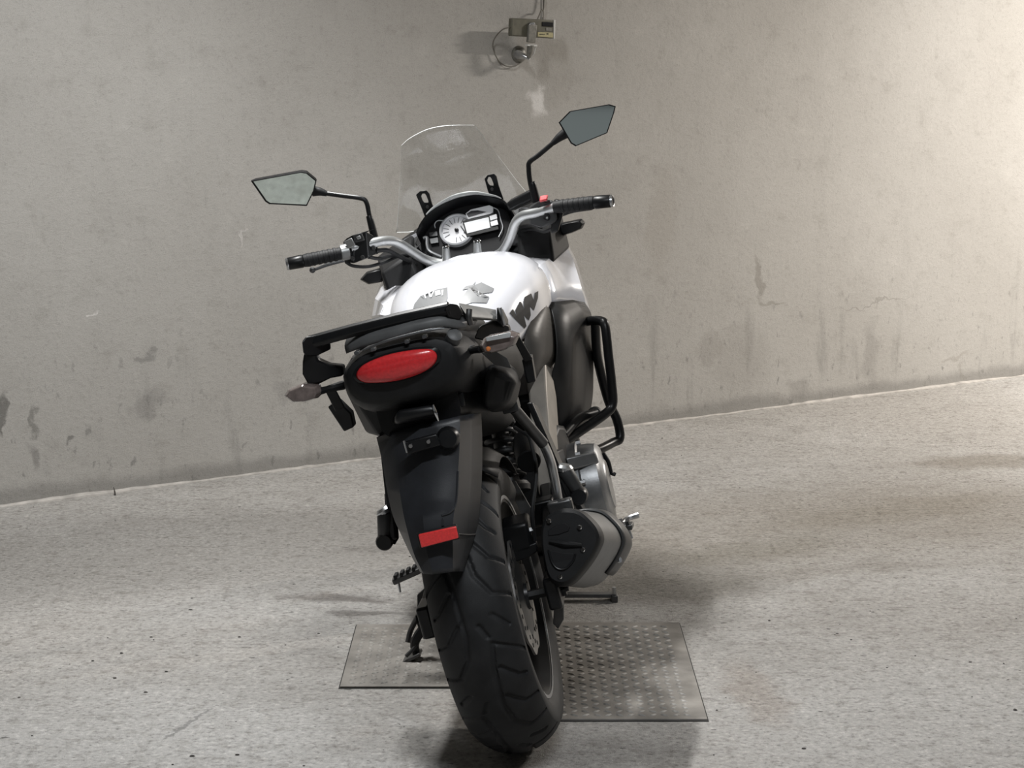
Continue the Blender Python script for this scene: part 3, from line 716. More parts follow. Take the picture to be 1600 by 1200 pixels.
cover = obj('clutch_cover', Shape().lathe([(0.0, 0.088), (0.060, 0.088), (0.066, 0.083), (0.098, 0.080), (0.108, 0.072), (0.112, 0.055), (0.114, 0.030), (0.122, 0.026), (0.122, 0.0)], cc, (0, -1, 0), 40), 'engine_alloy', engine)
for k in range(9):
    a = 2 * PI * k / 9
    obj('cover_bolt', Shape().lathe([(0, .012), (.007, .012), (.007, 0)], cc + Vector((0.118 * math.cos(a), -0.026, 0.118 * math.sin(a))), (0, -1, 0), 6), 'steel', cover)
obj('alternator_cover', Shape().lathe([(0.0, 0.07), (0.060, 0.07), (0.085, 0.055), (0.09, 0.0)], (0.85, 0.165, 0.36), (0, 1, 0), 32), 'engine_alloy', engine)
obj('upper_cover', Shape().loft([[(0.620,-0.171,0.476), (0.660,-0.242,0.467), (0.660,-0.245,0.437), (0.620,-0.173,0.442)], [(0.800,-0.163,0.447), (0.820,-0.233,0.444), (0.820,-0.237,0.408), (0.800,-0.158,0.404)]]), 'engine_alloy', engine, bevel=0.004)
obj('oil_hose', Shape().tube([(0.800,-0.248,0.434), (0.800,-0.255,0.408), (0.800,-0.256,0.380), (0.800,-0.266,0.371)], [0.006, 0.006, 0.005], 8), 'satin_black', engine)

# alloy main frame, both sides: head to pivot
def spar():
    s = Shape()
    top = [(1.12, -.075, .93), (0.98, -.155, .86), (0.82, -.178, .78), (0.66, -.165, .66), (0.56, -.150, .53), (0.53, -.140, .42)]
    bot = [(1.12, -.070, .84), (0.98, -.150, .75), (0.84, -.172, .66), (0.72, -.165, .55), (0.64, -.150, .44), (0.62, -.140, .36)]
    T = catmull(top, 5); B = catmull(bot, 5); rings = []
    for a, b in zip(T, B):
        rings.append([a, a.lerp(b, .5) + Vector((0, -.006, 0)), b, b + Vector((0, .045, 0)), a + Vector((0, .045, 0))])
    return s.loft(rings)
for side in (spar(), spar().flipped()): obj('frame_spar', side, 'frame_alloy', bike, smooth=50, bevel=0.005)
pp_ = Shape().slab([(0.50, -.150, .52), (0.63, -.150, .50), (0.64, -.150, .34), (0.52, -.150, .30), (0.48, -.150, .40)], 0.02, (0, -1, 0))
for q in (pp_, pp_.flipped()): obj('pivot_plate', q, 'engine_black', bike, bevel=0.005)

# silencer on the right
FA = [(-0.050,-0.215,0.490), (-0.050,-0.242,0.478), (-0.050,-0.260,0.455), (-0.050,-0.271,0.432), (-0.050,-0.273,0.408), (-0.050,-0.262,0.388), (-0.050,-0.243,0.366), (-0.050,-0.214,0.341), (-0.050,-0.192,0.327), (-0.050,-0.171,0.325), (-0.050,-0.152,0.337), (-0.050,-0.145,0.357), (-0.050,-0.144,0.390), (-0.050,-0.146,0.424), (-0.050,-0.152,0.457), (-0.050,-0.165,0.480), (-0.050,-0.189,0.491)]
FA = catmull(FA, 3, True)
fc = sum(FA, Vector()) / len(FA)
ax = (Vector((0.200,-0.222,0.334)) - fc)      # silencer axis, forwards and down
ax = ax / ax.x
def sil(x, k=1.0, tilt=0.0): return [fc + (p - fc) * k + ax * (x + tilt * (p.z - fc.z)) for p in FA]
mf = Shape(); mf.loft([sil(0.008, .985, .25), sil(0.02, 1.0, .25), sil(0.22, 1.04, .25), sil(0.32, .98, .25), sil(0.38, .72, .25), sil(0.42, .45, .25)])
muffler = obj('silencer', mf, 'muffler_metal', bike, smooth=40)
cap = Shape(); cap.loft([sil(0.028, 1.022, .25), sil(0.0, 1.022, .25), sil(-0.012, .985, .25), sil(-0.018, .90, .25)])
obj('end_cap', cap, 'black_plastic', muffler, smooth=30)
def on_cap(px_pt, lift=0.0):
    """drop a point given on the plane of the end face onto the tilted cap"""
    p = Vector(px_pt); return p + ax * (-0.018 - lift + .25 * (p.z - fc.z))
def cap_poly(pts, th, name, m):
    q = [on_cap(p, -0.002) for p in pts]
    return obj(name, Shape().slab(q, th, -ax), m, muffler, bevel=0.001)
cap_poly([(-0.050,-0.168,0.451), (-0.050,-0.191,0.460), (-0.050,-0.207,0.459), (-0.050,-0.216,0.448), (-0.050,-0.211,0.440), (-0.050,-0.188,0.437), (-0.050,-0.166,0.440)], 0.003, 'outlet', 'decal_black')
cap_poly([(-0.050,-0.161,0.409), (-0.050,-0.186,0.397), (-0.050,-0.215,0.387), (-0.050,-0.205,0.372), (-0.050,-0.188,0.362), (-0.050,-0.172,0.366), (-0.050,-0.164,0.382)], 0.003, 'outlet', 'decal_black')
obj('cap_rib', Shape().tube([on_cap((-0.050,-0.166,0.428), .002), on_cap((-0.050,-0.198,0.415), .004), on_cap((-0.050,-0.233,0.403), .002)], [.004, .007, .004], 8), 'black_plastic', muffler)
obj('outlet_rim', Shape().tube([on_cap((-0.050,-0.161,0.409), .003), on_cap((-0.050,-0.163,0.381), .003), on_cap((-0.050,-0.172,0.364), .003), on_cap((-0.050,-0.188,0.360), .003), on_cap((-0.050,-0.207,0.372), .003), on_cap((-0.050,-0.216,0.387), .003)], .0022, 8), 'satin_black', muffler)
for p in ((-0.050,-0.174,0.471), (-0.050,-0.236,0.442), (-0.050,-0.233,0.392), (-0.050,-0.173,0.345)):
    obj('screw', Shape().lathe([(0, .005), (.004, .005), (.0055, .003), (.0055, -.003)], on_cap(p), -ax, 12), 'chrome', muffler)
# heat shield wrapped round the outer front of the silencer
n = len(FA); idx = [i for i in range(n) if FA[i].y < fc.y - 0.012 or FA[i].z > fc.z + .055]
arc = sorted(idx, key=lambda i: math.atan2(FA[i].z - fc.z, -(FA[i].y - fc.y)))
hs = Shape(); rows = []
for (x, k) in ((0.225, 1.10), (0.24, 1.16), (0.30, 1.17), (0.36, 1.05)):
    rows.append([fc + (FA[i] - fc) * k + ax * (x + .25 * (FA[i].z - fc.z)) for i in arc])
hshield = obj('heat_shield', hs.grid(rows), 'grey_plastic', muffler, solid=-0.004, smooth=40)
obj('shield_screw', Shape().lathe([(0, .005), (.006, .005), (.007, 0)], rows[1][len(arc) // 8], (-.6, -1, 0), 12), 'chrome', hshield)
obj('exhaust_pipe', Shape().tube([fc + ax * .40, fc + ax * .48 + Vector((0, .02, -.01)), (0.62, -.10, .22), (0.75, -.06, .19), (1.02, -.04, .20), (1.10, -.04, .34), (1.06, -.04, .50)], 0.030, 14), 'dark_steel', bike)
# subframe tube down to the silencer clamp
tb = obj('subframe_tube', Shape().tube([(-0.020,-0.159,0.720), (0.020,-0.176,0.668), (0.050,-0.191,0.621), (0.080,-0.194,0.576), (0.090,-0.192,0.533), (0.100,-0.187,0.478)], 0.0105, 14), 'steel', bike)
obj('tube_sleeve', Shape().tube([(-0.020,-0.158,0.722), (0.020,-0.176,0.668), (0.050,-0.192,0.621)], 0.0125, 14), 'dark_steel', tb)
obj('tube_mount', Shape().box((-0.010,-0.152,0.729), (0.05, 0.035, 0.025)), 'grey_plastic', bike, bevel=0.003)
obj('silencer_clamp', Shape().box((0.060,-0.193,0.474), (0.03, 0.055, 0.030)), 'dark_steel', bike, bevel=0.004)
obj('clamp_bolt', Shape().tube([(0.060,-0.215,0.487), (0.060,-0.211,0.464)], 0.006, 8, smooth=False), 'chrome', bike)

# ---- foot rests and stands
def passenger_peg(side):
    A = Vector((0.166,-0.209,0.535)); B = Vector((0.166,-0.229,0.471))
    d = (B - A); s = Shape(); u = Vector((1, 0, 0)); w = d.normalized().cross(u)
    prof = [(0.0, .010), (.03, .017), (.10, .0185), (.9, .015), (1.0, .010)]
    rings = []
    for t, r in prof:
        c = A + d * t; rings.append([c + u * r * 1.15 * math.cos(a) + w * r * math.sin(a) for a in [2 * PI * j / 14 for j in range(14)]])
    s.loft(rings); return s if side < 0 else s.flipped()
for side in (-1, 1):
    pg = obj('passenger_foot_rest', passenger_peg(side), 'grey_plastic', bike, smooth=40)
    A = Vector((0.166,-0.228,0.468)); A.y *= -side
    obj('pivot', Shape().lathe([(0, .018), (.017, .018), (.020, .012), (.020, -.012), (.017, -.018), (0, -.018)], A, (1, 0, 0), 18), 'satin_black', pg)
    Q = Vector((0.166,-0.210,0.533)); Q.y *= -side
    obj('end_ring', Shape().lathe([(.0172, -.004), (.020, -.002), (.020, .006), (.014, .012), (0, .014)], Q, (0, side * .35, 1), 18), 'steel', pg)
    obj('hanger', Shape().slab([(0.16, side * .165, .70), (0.24, side * .165, .68), (0.21, side * .20, .49), (0.18, side * .20, .46), (0.155, side * .20, .47)], 0.014, (0, side, 0)), 'satin_black', bike, bevel=0.003)
    # rider's foot rest
    P0 = Vector((0.50, side * .20, .318)); P1 = Vector((0.49, side * .302, .300))
    rp = obj('rider_foot_rest', Shape().beam(P0, P1, 0.036, 0.014), 'dark_steel', bike, bevel=0.003)
    for k in range(6):
        c = P0.lerp(P1, (k + .7) / 6.4) + Vector((0, 0, .010))
        obj('rubber_rib', Shape().box(c, (0.036, 0.008, 0.010)), 'rubber', rp)
    obj('feeler', Shape().tube([P1 + Vector((0, -side * .012, -.005)), P1 + Vector((0, -side * .010, -.030))], [.004, .003], 8, smooth=False), 'steel', rp)
    obj('foot_rest_bracket', Shape().slab([(0.50, side * .155, .46), (0.58, side * .155, .44), (0.54, side * .20, .30), (0.48, side * .20, .30)], 0.014, (0, side, 0)), 'satin_black', bike, bevel=0.003)
obj('brake_pedal', Shape().tube([(0.55, -.215, .30), (0.62, -.24, .27), (0.70, -.27, .272), (0.71, -.305, .275)], 0.007, 8), 'steel', bike)
obj('gear_lever', Shape().tube([(0.60, .19, .30), (0.68, .21, .29), (0.72, .22, .30), (0.72, .28, .30)], 0.007, 8), 'steel', bike)
# side stand on the left, down to the plate
ssp = Shape().tube([(0.60, .15, .28), (0.61, .235, .18), (0.600,0.308,0.117), (0.600,0.316,0.074)], [.016, .014, .012, .010], 10)
stand = obj('side_stand', ssp, 'satin_black', bike)
c0 = Vector((0.600,0.334,0.076)); gx = Vector((1, 0, 0)); gy = Vector((0, math.cos(LEAN), -math.sin(LEAN))); gz = Vector((0, math.sin(LEAN), math.cos(LEAN)))
c0 = c0 + gz * (0.0096 - (0.0205 - c0.y * math.sin(LEAN) + c0.z * math.cos(LEAN)))
obj('stand_foot', Shape().box(c0, (0.05, 0.062, 0.008), (gx, gy, gz)), 'dark_steel', stand, bevel=0.002)
obj('stand_tang', Shape().tube([(0.600,0.300,0.115), (0.590,0.314,0.101), (0.580,0.340,0.086)], .005, 8), 'dark_steel', stand)
obj('stand_spring', Shape().tube([(0.620,0.287,0.174), (0.620,0.318,0.139), (0.610,0.332,0.112)], .007, 8), 'dark_steel', stand)
obj('stand_bracket', Shape().slab([(0.620,0.279,0.223), (0.620,0.247,0.241), (0.620,0.271,0.128), (0.620,0.293,0.107), (0.620,0.298,0.151)], 0.012, (1, 0, 0)), 'engine_black', stand, bevel=0.002)

obj('hanger_arm', Shape().slab([(0.200,0.208,0.568), (0.200,0.184,0.562), (0.170,0.197,0.465), (0.170,0.209,0.453), (0.170,0.223,0.462)], .01, (1, 0, 0)), 'satin_black', bike, bevel=0.002)

# ---- plate holder / rear mudguard
frows = [
    [(-0.180,0.107,0.758), (-0.235,0.105,0.763), (-0.275,0.064,0.772), (-0.305,-0.001,0.778), (-0.305,-0.059,0.776), (-0.295,-0.083,0.775), (-0.255,-0.096,0.767), (-0.180,-0.110,0.754)],
    [(-0.190,0.109,0.705), (-0.250,0.104,0.713), (-0.295,0.066,0.722), (-0.325,0.007,0.728), (-0.325,-0.050,0.730), (-0.315,-0.073,0.730), (-0.265,-0.084,0.715), (-0.180,-0.097,0.695)],
    [(-0.220,0.109,0.650), (-0.270,0.106,0.658), (-0.320,0.070,0.666), (-0.345,0.016,0.672), (-0.345,-0.034,0.673), (-0.335,-0.057,0.673), (-0.280,-0.069,0.654), (-0.190,-0.080,0.629)],
    [(-0.250,0.103,0.600), (-0.295,0.103,0.608), (-0.345,0.071,0.618), (-0.368,0.026,0.623), (-0.368,-0.019,0.623), (-0.358,-0.040,0.618), (-0.300,-0.052,0.594), (-0.210,-0.060,0.564)],
    [(-0.270,0.094,0.564), (-0.315,0.093,0.572), (-0.362,0.069,0.578), (-0.384,0.032,0.583), (-0.384,-0.004,0.582), (-0.374,-0.026,0.580), (-0.315,-0.037,0.544), (-0.230,-0.044,0.519)],
    [(-0.300,0.081,0.524), (-0.335,0.081,0.531), (-0.378,0.065,0.535), (-0.395,0.036,0.535), (-0.395,0.007,0.534), (-0.385,-0.014,0.529), (-0.335,-0.023,0.512), (-0.270,-0.028,0.494)],
    [(-0.330,0.067,0.489), (-0.352,0.068,0.494), (-0.388,0.055,0.496), (-0.402,0.035,0.494), (-0.402,0.015,0.492), (-0.392,-0.004,0.488), (-0.360,-0.009,0.479), (-0.300,-0.009,0.463)],
]
fr = []
for i in range(len(frows[0])): fr.append(catmull([r[i] for r in frows], 4))
fender = obj('rear_mudguard', Shape().grid([[fr[j][i] for j in range(8)] for i in range(len(fr[0]))]), 'fender_plastic', bike, solid=-0.004, smooth=28)
obj('reflector', Shape().slab([(-0.405,0.040,0.582), (-0.405,-0.037,0.581), (-0.405,-0.036,0.557), (-0.405,0.041,0.555)], 0.010, (-1, 0, -.1)), 'red_reflector', fender, bevel=0.002)
obj('reflector_frame', Shape().slab([(-0.400,0.044,0.584), (-0.400,-0.038,0.583), (-0.400,-0.037,0.554), (-0.400,0.045,0.552)], 0.010, (-1, 0, -.1)), 'black_plastic', fender, bevel=0.002)
obj('seam_rib', Shape().tube([(-0.372,-0.009,0.604), (-0.384,-0.007,0.581)], .003, 6, smooth=False), 'fender_plastic', fender)
obj('panel_seam', Shape().tube([(-0.337,-0.057,0.673), (-0.358,-0.041,0.618), (-0.370,-0.027,0.603), (-0.378,-0.009,0.601)], .0025, 8), 'fender_plastic', fender)
obj('side_seam', Shape().tube([(-0.360,-0.028,0.553), (-0.315,-0.038,0.538), (-0.235,-0.042,0.518)], .0022, 6), 'decal_black', fender)
# number plate bracket with two screws and lamp
pb = obj('plate_bracket', Shape().slab([(-0.335,0.032,0.757), (-0.335,-0.037,0.759), (-0.335,-0.039,0.734), (-0.335,0.031,0.731)], 0.018, (-1, 0, 0)), 'satin_black', bike, bevel=0.003)
obj('bracket_edge', Shape().tube([(-0.352,0.030,0.761), (-0.352,0.030,0.736)], .0022, 6, smooth=False), 'steel', pb)
for p in ((-0.354,0.019,0.748), (-0.354,-0.018,0.748)): obj('screw', Shape().lathe([(0, .004), (.004, .004), (.005, 0)], p, (-1, 0, 0), 10), 'chrome', pb)
lampb = obj('plate_lamp', Shape().loft([[(-0.250,0.060,0.801), (-0.250,0.064,0.778), (-0.250,-0.030,0.773), (-0.250,-0.037,0.797)], [(-0.330,0.032,0.822), (-0.330,0.045,0.794), (-0.330,-0.048,0.790), (-0.330,-0.044,0.815)]]), 'satin_black', bike, bevel=0.012, bseg=3)
obj('lamp_trim', Shape().tube([(-0.337,-0.043,0.815), (-0.339,-0.044,0.798), (-0.337,-0.045,0.781)], [.0012, .0035, .0012], 8), 'chrome', lampb)
obj('hinge_knob', Shape().lathe([(0, .02), (.018, .018), (.024, .008), (.024, -.01), (0, -.01)], (-0.325,-0.053,0.741), (-1, -.1, .1), 20), 'satin_black', pb)

# ---- tail
def ring_tail(x, hw, z0, z1, e=2.6, n=28, yc=0.0):
    r = []
    for j in range(n):
        a = 2 * PI * j / n; c, s_ = math.cos(a), math.sin(a)
        r.append((x, yc + hw * math.copysign(abs(c) ** (2 / e), c), (z0 + z1) / 2 + (z1 - z0) / 2 * math.copysign(abs(s_) ** (2 / e), s_)))
    return r
tl = Shape(); tl.loft([ring_tail(-0.335, .098, .852, .938), ring_tail(-0.328, .116, .836, .950), ring_tail(-0.29, .130, .816, .955), ring_tail(-0.20, .140, .79, .955), ring_tail(-0.05, .146, .75, .94), ring_tail(0.15, .136, .71, .90), ring_tail(0.35, .115, .69, .86)])
tail = obj('tail_unit', tl, 'black_plastic', bike, smooth=50)
# tail lamp lens: a long flat oval
rim_pts = [(-0.336,0.090,0.912), (-0.338,0.075,0.925), (-0.340,0.047,0.932), (-0.341,0.013,0.935), (-0.341,-0.026,0.933), (-0.340,-0.058,0.928), (-0.338,-0.073,0.920), (-0.337,-0.076,0.908), (-0.337,-0.068,0.895), (-0.338,-0.046,0.885), (-0.340,-0.012,0.880), (-0.341,0.025,0.881), (-0.340,0.056,0.886), (-0.338,0.078,0.892), (-0.336,0.089,0.901)]
RP = catmull(rim_pts, 3, True); lc = sum(RP, Vector()) / len(RP)
ln = Shape(); ln.loft([[p + Vector((.02, 0, 0)) for p in RP], [p + Vector((-.004, 0, 0)) for p in RP], [lc + (p - lc) * .93 + Vector((-.010, 0, 0)) for p in RP], [lc + (p - lc) * .6 + Vector((-.017, 0, 0)) for p in RP]])
obj('tail_lamp', ln, 'red_lens', tail, smooth=50)
obj('lamp_bezel', Shape().loft([[lc + (p - lc) * 1.10 + Vector((.03, 0, 0)) for p in RP], [lc + (p - lc) * 1.10 + Vector((.0, 0, 0)) for p in RP], [lc + (p - lc) * 1.01 + Vector((-.004, 0, 0)) for p in RP]], caps=False), 'satin_black', tail, smooth=50)
for p in ((-0.330,0.079,0.952), (-0.332,0.045,0.951), (-0.332,-0.025,0.950), (-0.330,-0.061,0.951)):
    obj('clip', Shape().box(Vector(p), (0.02, 0.0095, 0.007)), 'muffler_metal', tail, bevel=0.001)
# grey cowl over the tail, the highlight on its lower edge added as a strip
crow = [[(-0.300,0.107,0.952), (-0.300,0.106,0.969), (-0.280,0.098,0.983), (-0.240,0.082,0.988)],
        [(-0.325,0.055,0.960), (-0.320,0.051,0.980), (-0.290,0.048,0.991), (-0.240,0.040,0.993)],
        [(-0.335,-0.007,0.962), (-0.330,-0.014,0.981), (-0.290,-0.013,0.992), (-0.240,-0.017,0.992)],
        [(-0.335,-0.060,0.964), (-0.330,-0.064,0.982), (-0.290,-0.064,0.992), (-0.240,-0.065,0.991)],
        [(-0.325,-0.103,0.960), (-0.320,-0.106,0.977), (-0.290,-0.108,0.987), (-0.240,-0.110,0.985)],
        [(-0.300,-0.130,0.946), (-0.290,-0.135,0.958), (-0.260,-0.136,0.965), (-0.220,-0.140,0.964)],
        [(-0.240,-0.152,0.940), (-0.220,-0.157,0.947), (-0.180,-0.157,0.952), (-0.140,-0.158,0.952)]]
cg = [catmull(r, 3) for r in crow]; cg2 = [catmull([cg[i][j] for i in range(len(cg))], 4) for j in range(len(cg[0]))]
cowl = obj('tail_cowl', Shape().grid([[cg2[j][i] for j in range(len(cg2))] for i in range(len(cg2[0]))]), 'cowl_grey', bike, solid=-0.006, smooth=40)
obj('cowl_edge_highlight', Shape().tube([(-0.336,0.067,0.954), (-0.342,0.019,0.961), (-0.344,-0.035,0.963), (-0.342,-0.080,0.962), (-0.336,-0.104,0.958)], [.0012, .003, .003, .003, .0012], 8), 'muffler_metal', cowl)
obj('round_cover', Shape().lathe([(0, .003), (.013, .002), (.0155, .0), (.0155, -.02)], (-0.318,-0.118,0.939), (-.7, -.55, .7), 24), 'cowl_grey', tail)
obj('grip_edge', Shape().tube([(-0.250,-0.115,0.899), (-0.250,-0.129,0.900), (-0.240,-0.141,0.900)], [.001, .003, .001], 8), 'muffler_metal', tail)
# underside of the tail
ut = Shape(); ut.loft([[(-0.240,0.123,0.837), (-0.220,0.105,0.764), (-0.240,0.071,0.766), (-0.260,0.034,0.810)], [(-0.200,0.149,0.869), (-0.160,0.138,0.767), (-0.160,0.080,0.734), (-0.200,-0.010,0.844)], [(0.000,0.164,0.853), (0.000,0.154,0.764), (0.000,0.080,0.717), (0.000,0.023,0.818)]])
obj('tail_underside', ut, 'black_plastic', tail, bevel=0.006)
obj('undertray', Shape().loft([ring_tail(-0.27, .085, .755, .86, 4), ring_tail(-0.10, .115, .72, .86, 4), ring_tail(0.15, .125, .66, .84, 4), ring_tail(0.34, .115, .62, .80, 4)]), 'black_plastic', tail, smooth=50)
obj('side_cowl', Shape().loft([[(-0.220,-0.152,0.859), (-0.200,-0.198,0.822), (-0.200,-0.197,0.798), (-0.180,-0.161,0.749), (-0.220,-0.117,0.764)], [(-0.050,-0.145,0.842), (-0.030,-0.190,0.814), (-0.030,-0.189,0.772), (-0.020,-0.164,0.719), (-0.050,-0.101,0.728)]]), 'black_plastic', tail, bevel=0.022, bseg=4, smooth=60)
obj('side_cowl_flap', Shape().slab([(-0.240,-0.150,0.881), (-0.235,-0.176,0.879), (-0.210,-0.194,0.855), (-0.200,-0.196,0.831), (-0.225,-0.167,0.850)], 0.004, (-1, -.3, .2)), 'grey_plastic', tail, bevel=0.001)
obj('underlug', Shape().slab([(-0.270,0.092,0.852), (-0.270,0.071,0.848), (-0.270,0.079,0.841), (-0.270,0.089,0.842)], 0.008, (-1, 0, 0)), 'muffler_metal', tail, bevel=0.001)
obj('seat_lock', Shape().slab([(-0.250,-0.069,0.816), (-0.250,-0.096,0.815), (-0.250,-0.093,0.786), (-0.250,-0.063,0.785)], 0.012, (-1, 0, 0)), 'satin_black', tail, bevel=0.003)
# seat, hidden behind the rack for the most part
st = Shape()
st.loft([ring_tail(-0.20, .110, .92, .950, 3), ring_tail(-0.10, .125, .90, .955, 3), ring_tail(0.08, .130, .87, .94, 3), ring_tail(0.18, .132, .83, .89, 3), ring_tail(0.34, .135, .79, .85, 3), ring_tail(0.50, .110, .80, .87, 3), ring_tail(0.57, .08, .82, .88, 3)])
obj('seat', st, 'rubber', bike, smooth=50)
obj('seat_side', Shape().loft([ring_tail(0.05, .145, .78, .90, 3), ring_tail(0.35, .150, .74, .84, 3), ring_tail(0.55, .140, .68, .84, 3), ring_tail(0.66, .10, .66, .82, 3)]), 'black_plastic', bike, smooth=50)

# ---- luggage rack and grab rails
rk = Shape()
bar_a = Vector((-0.300,0.174,0.998)); bar_b = Vector((-0.310,-0.121,0.998))
rk.loft([[c + Vector(d) for d in ((0, 0, .008), (-.012, 0, .003), (-.015, 0, -.010), (-.008, 0, -.019), (.010, 0, -.016), (.012, 0, .004))] for c in (bar_a, bar_a.lerp(bar_b, .33) + Vector((-.004, 0, .003)), bar_a.lerp(bar_b, .66) + Vector((-.004, 0, .003)), bar_b)])
rack = obj('luggage_rack', rk, 'satin_black', bike, bevel=0.002)
obj('rack_corner', Shape().loft([[(-0.330,0.181,1.000), (-0.320,0.173,1.007), (-0.310,0.152,1.003), (-0.290,0.134,0.980), (-0.290,0.137,0.967), (-0.300,0.165,0.962), (-0.320,0.181,0.967), (-0.330,0.185,0.977)], [(-0.270,0.192,0.994), (-0.270,0.182,1.000), (-0.260,0.160,0.996), (-0.250,0.144,0.977), (-0.250,0.147,0.967), (-0.260,0.171,0.963), (-0.270,0.189,0.964), (-0.270,0.195,0.973)]]), 'satin_black', rack, bevel=0.003)
obj('rack_corner', Shape().loft([[(-0.330,-0.113,0.996), (-0.330,-0.125,1.003), (-0.320,-0.140,0.995), (-0.300,-0.143,0.974), (-0.300,-0.130,0.964), (-0.320,-0.114,0.975)], [(-0.260,-0.108,0.991), (-0.260,-0.117,0.995), (-0.250,-0.130,0.987), (-0.250,-0.137,0.972), (-0.250,-0.124,0.964), (-0.260,-0.109,0.972)]]), 'satin_black', rack, bevel=0.003)
obj('rack_side_bar', Shape().loft([[(-0.250,-0.132,0.993), (-0.285,-0.144,0.973), (-0.285,-0.149,0.963), (-0.270,-0.141,0.957), (-0.250,-0.133,0.976)], [(-0.100,-0.185,0.946), (-0.140,-0.187,0.937), (-0.140,-0.185,0.929), (-0.120,-0.177,0.926), (-0.100,-0.176,0.942)]]), 'rack_alloy', rack, bevel=0.002)
obj('rack_post', Shape().tube([(-0.280,-0.154,0.977), (-0.285,-0.150,0.962), (-0.280,-0.149,0.948)], .0062, 10), 'dark_steel', rack)
obj('rack_end', Shape().loft([[(-0.130,-0.190,0.953), (-0.130,-0.195,0.951), (-0.130,-0.197,0.925), (-0.120,-0.191,0.908), (-0.140,-0.184,0.926)], [(-0.050,-0.188,0.943), (-0.050,-0.193,0.938), (-0.050,-0.198,0.914), (-0.050,-0.193,0.890), (-0.060,-0.183,0.905)]]), 'satin_black', rack, bevel=0.003)
obj('rack_end_rib', Shape().tube([(-0.135,-0.197,0.951), (-0.135,-0.197,0.936), (-0.130,-0.196,0.914)], .004, 8), 'steel', rack)
# bracket down from the left corner to the tail, and right counterpart
obj('rack_bracket', Shape().slab([(-0.310,0.188,0.975), (-0.310,0.166,0.970), (-0.300,0.166,0.954), (-0.280,0.150,0.937), (-0.260,0.128,0.926), (-0.260,0.134,0.905), (-0.280,0.156,0.909), (-0.290,0.177,0.905), (-0.300,0.199,0.908), (-0.310,0.203,0.934), (-0.310,0.196,0.958)], 0.03, (1, 0, 0)), 'satin_black', rack, bevel=0.004)
obj('rack_bracket', Shape().slab([(-0.120,-0.177,0.928), (-0.100,-0.201,0.906), (-0.080,-0.199,0.876), (-0.140,-0.165,0.884), (-0.180,-0.134,0.906), (-0.180,-0.150,0.927)], 0.03, (1, 0, 0)), 'satin_black', rack, bevel=0.004)
for side in (-1, 1):
    obj('grab_rail', Shape().tube([(-0.02, side * .150, .90), (0.04, side * .155, .90), (0.12, side * .155, .89), (0.20, side * .140, .865)], .012, 12), 'satin_black', rack)
    # pannier latch blocks hanging behind the signals
obj('pannier_strap', Shape().slab([(-0.120,0.208,0.867), (-0.120,0.187,0.870), (-0.080,0.185,0.820), (-0.080,0.207,0.814)], 0.008, (1, 0, 0)), 'black_plastic', bike, bevel=0.002)
obj('pannier_latch', Shape().slab([(-0.060,0.225,0.826), (-0.060,0.199,0.834), (-0.050,0.181,0.799), (-0.050,0.183,0.769), (-0.050,0.207,0.764)], 0.035, (1, 0, 0)), 'satin_black', bike, bevel=0.003)
obj('pannier_strap', Shape().slab([(-0.100,-0.202,0.881), (-0.100,-0.216,0.883), (-0.060,-0.228,0.821), (-0.060,-0.210,0.819)], 0.008, (1, 0, 0)), 'black_plastic', bike, bevel=0.002)
obj('pannier_latch', Shape().slab([(-0.050,-0.204,0.824), (-0.050,-0.226,0.828), (-0.050,-0.221,0.771), (-0.050,-0.202,0.772)], 0.035, (1, 0, 0)), 'satin_black', bike, bevel=0.003)

# ---- turn signals
def signal(pts_out, thick, name='turn_signal'):
    """pts_out: outline seen from behind (local coordinates), lens body bulging rearwards"""
    P = [Vector(p) for p in pts_out]; c = sum(P, Vector()) / len(P)
    return Shape().loft([[c + (p - c) * .75 + Vector((thick, 0, 0)) for p in P], [p + Vector((thick * .45, 0, 0)) for p in P], [p for p in P], [c + (p - c) * .80 + Vector((-.014, 0, 0)) for p in P]])
ts = obj('turn_signal', signal([(-0.320,0.248,0.902), (-0.320,0.237,0.912), (-0.315,0.205,0.916), (-0.300,0.180,0.904), (-0.300,0.177,0.890), (-0.300,0.185,0.879), (-0.315,0.209,0.879), (-0.320,0.235,0.885)], .05), 'smoke_lens', bike, bevel=0.002)
obj('stalk', Shape().tube([(-0.290,0.184,0.890), (-0.270,0.169,0.888), (-0.240,0.143,0.885)], [.008, .007, .010], 10), 'black_plastic', ts)
ts = obj('turn_signal', signal([(-0.310,-0.159,0.904), (-0.310,-0.171,0.916), (-0.312,-0.184,0.919), (-0.316,-0.228,0.917), (-0.316,-0.243,0.907), (-0.316,-0.231,0.891), (-0.315,-0.208,0.885), (-0.312,-0.179,0.884), (-0.310,-0.163,0.890)], .05), 'smoke_lens', bike, bevel=0.002)
obj('silver_top', Shape().slab([(-0.328,-0.178,0.920), (-0.330,-0.229,0.919), (-0.334,-0.227,0.909), (-0.332,-0.178,0.912)], 0.002, (-1, 0, 0)), 'bar_silver', ts, bevel=0.0008)
obj('bulb', Shape().lathe([(0, .007), (.0035, .006), (.0058, .002), (.006, -.004)], (-0.322,-0.177,0.896), (-1, 0, 0), 14), 'amber', ts)
obj('stalk', Shape().tube([(-0.290,-0.158,0.895), (-0.270,-0.140,0.894), (-0.240,-0.112,0.891)], [.008, .007, .010], 10), 'black_plastic', ts)
fs = obj('turn_signal', signal([(1.190,0.316,0.989), (1.190,0.294,1.004), (1.190,0.257,1.005), (1.200,0.235,0.997), (1.200,0.244,0.976), (1.200,0.261,0.967), (1.190,0.296,0.970)], .06), 'satin_black', bike, bevel=0.003)
obj('stalk', Shape().tube([(1.220,0.254,0.979), (1.240,0.228,0.978)], .008, 8, smooth=False), 'black_plastic', fs)
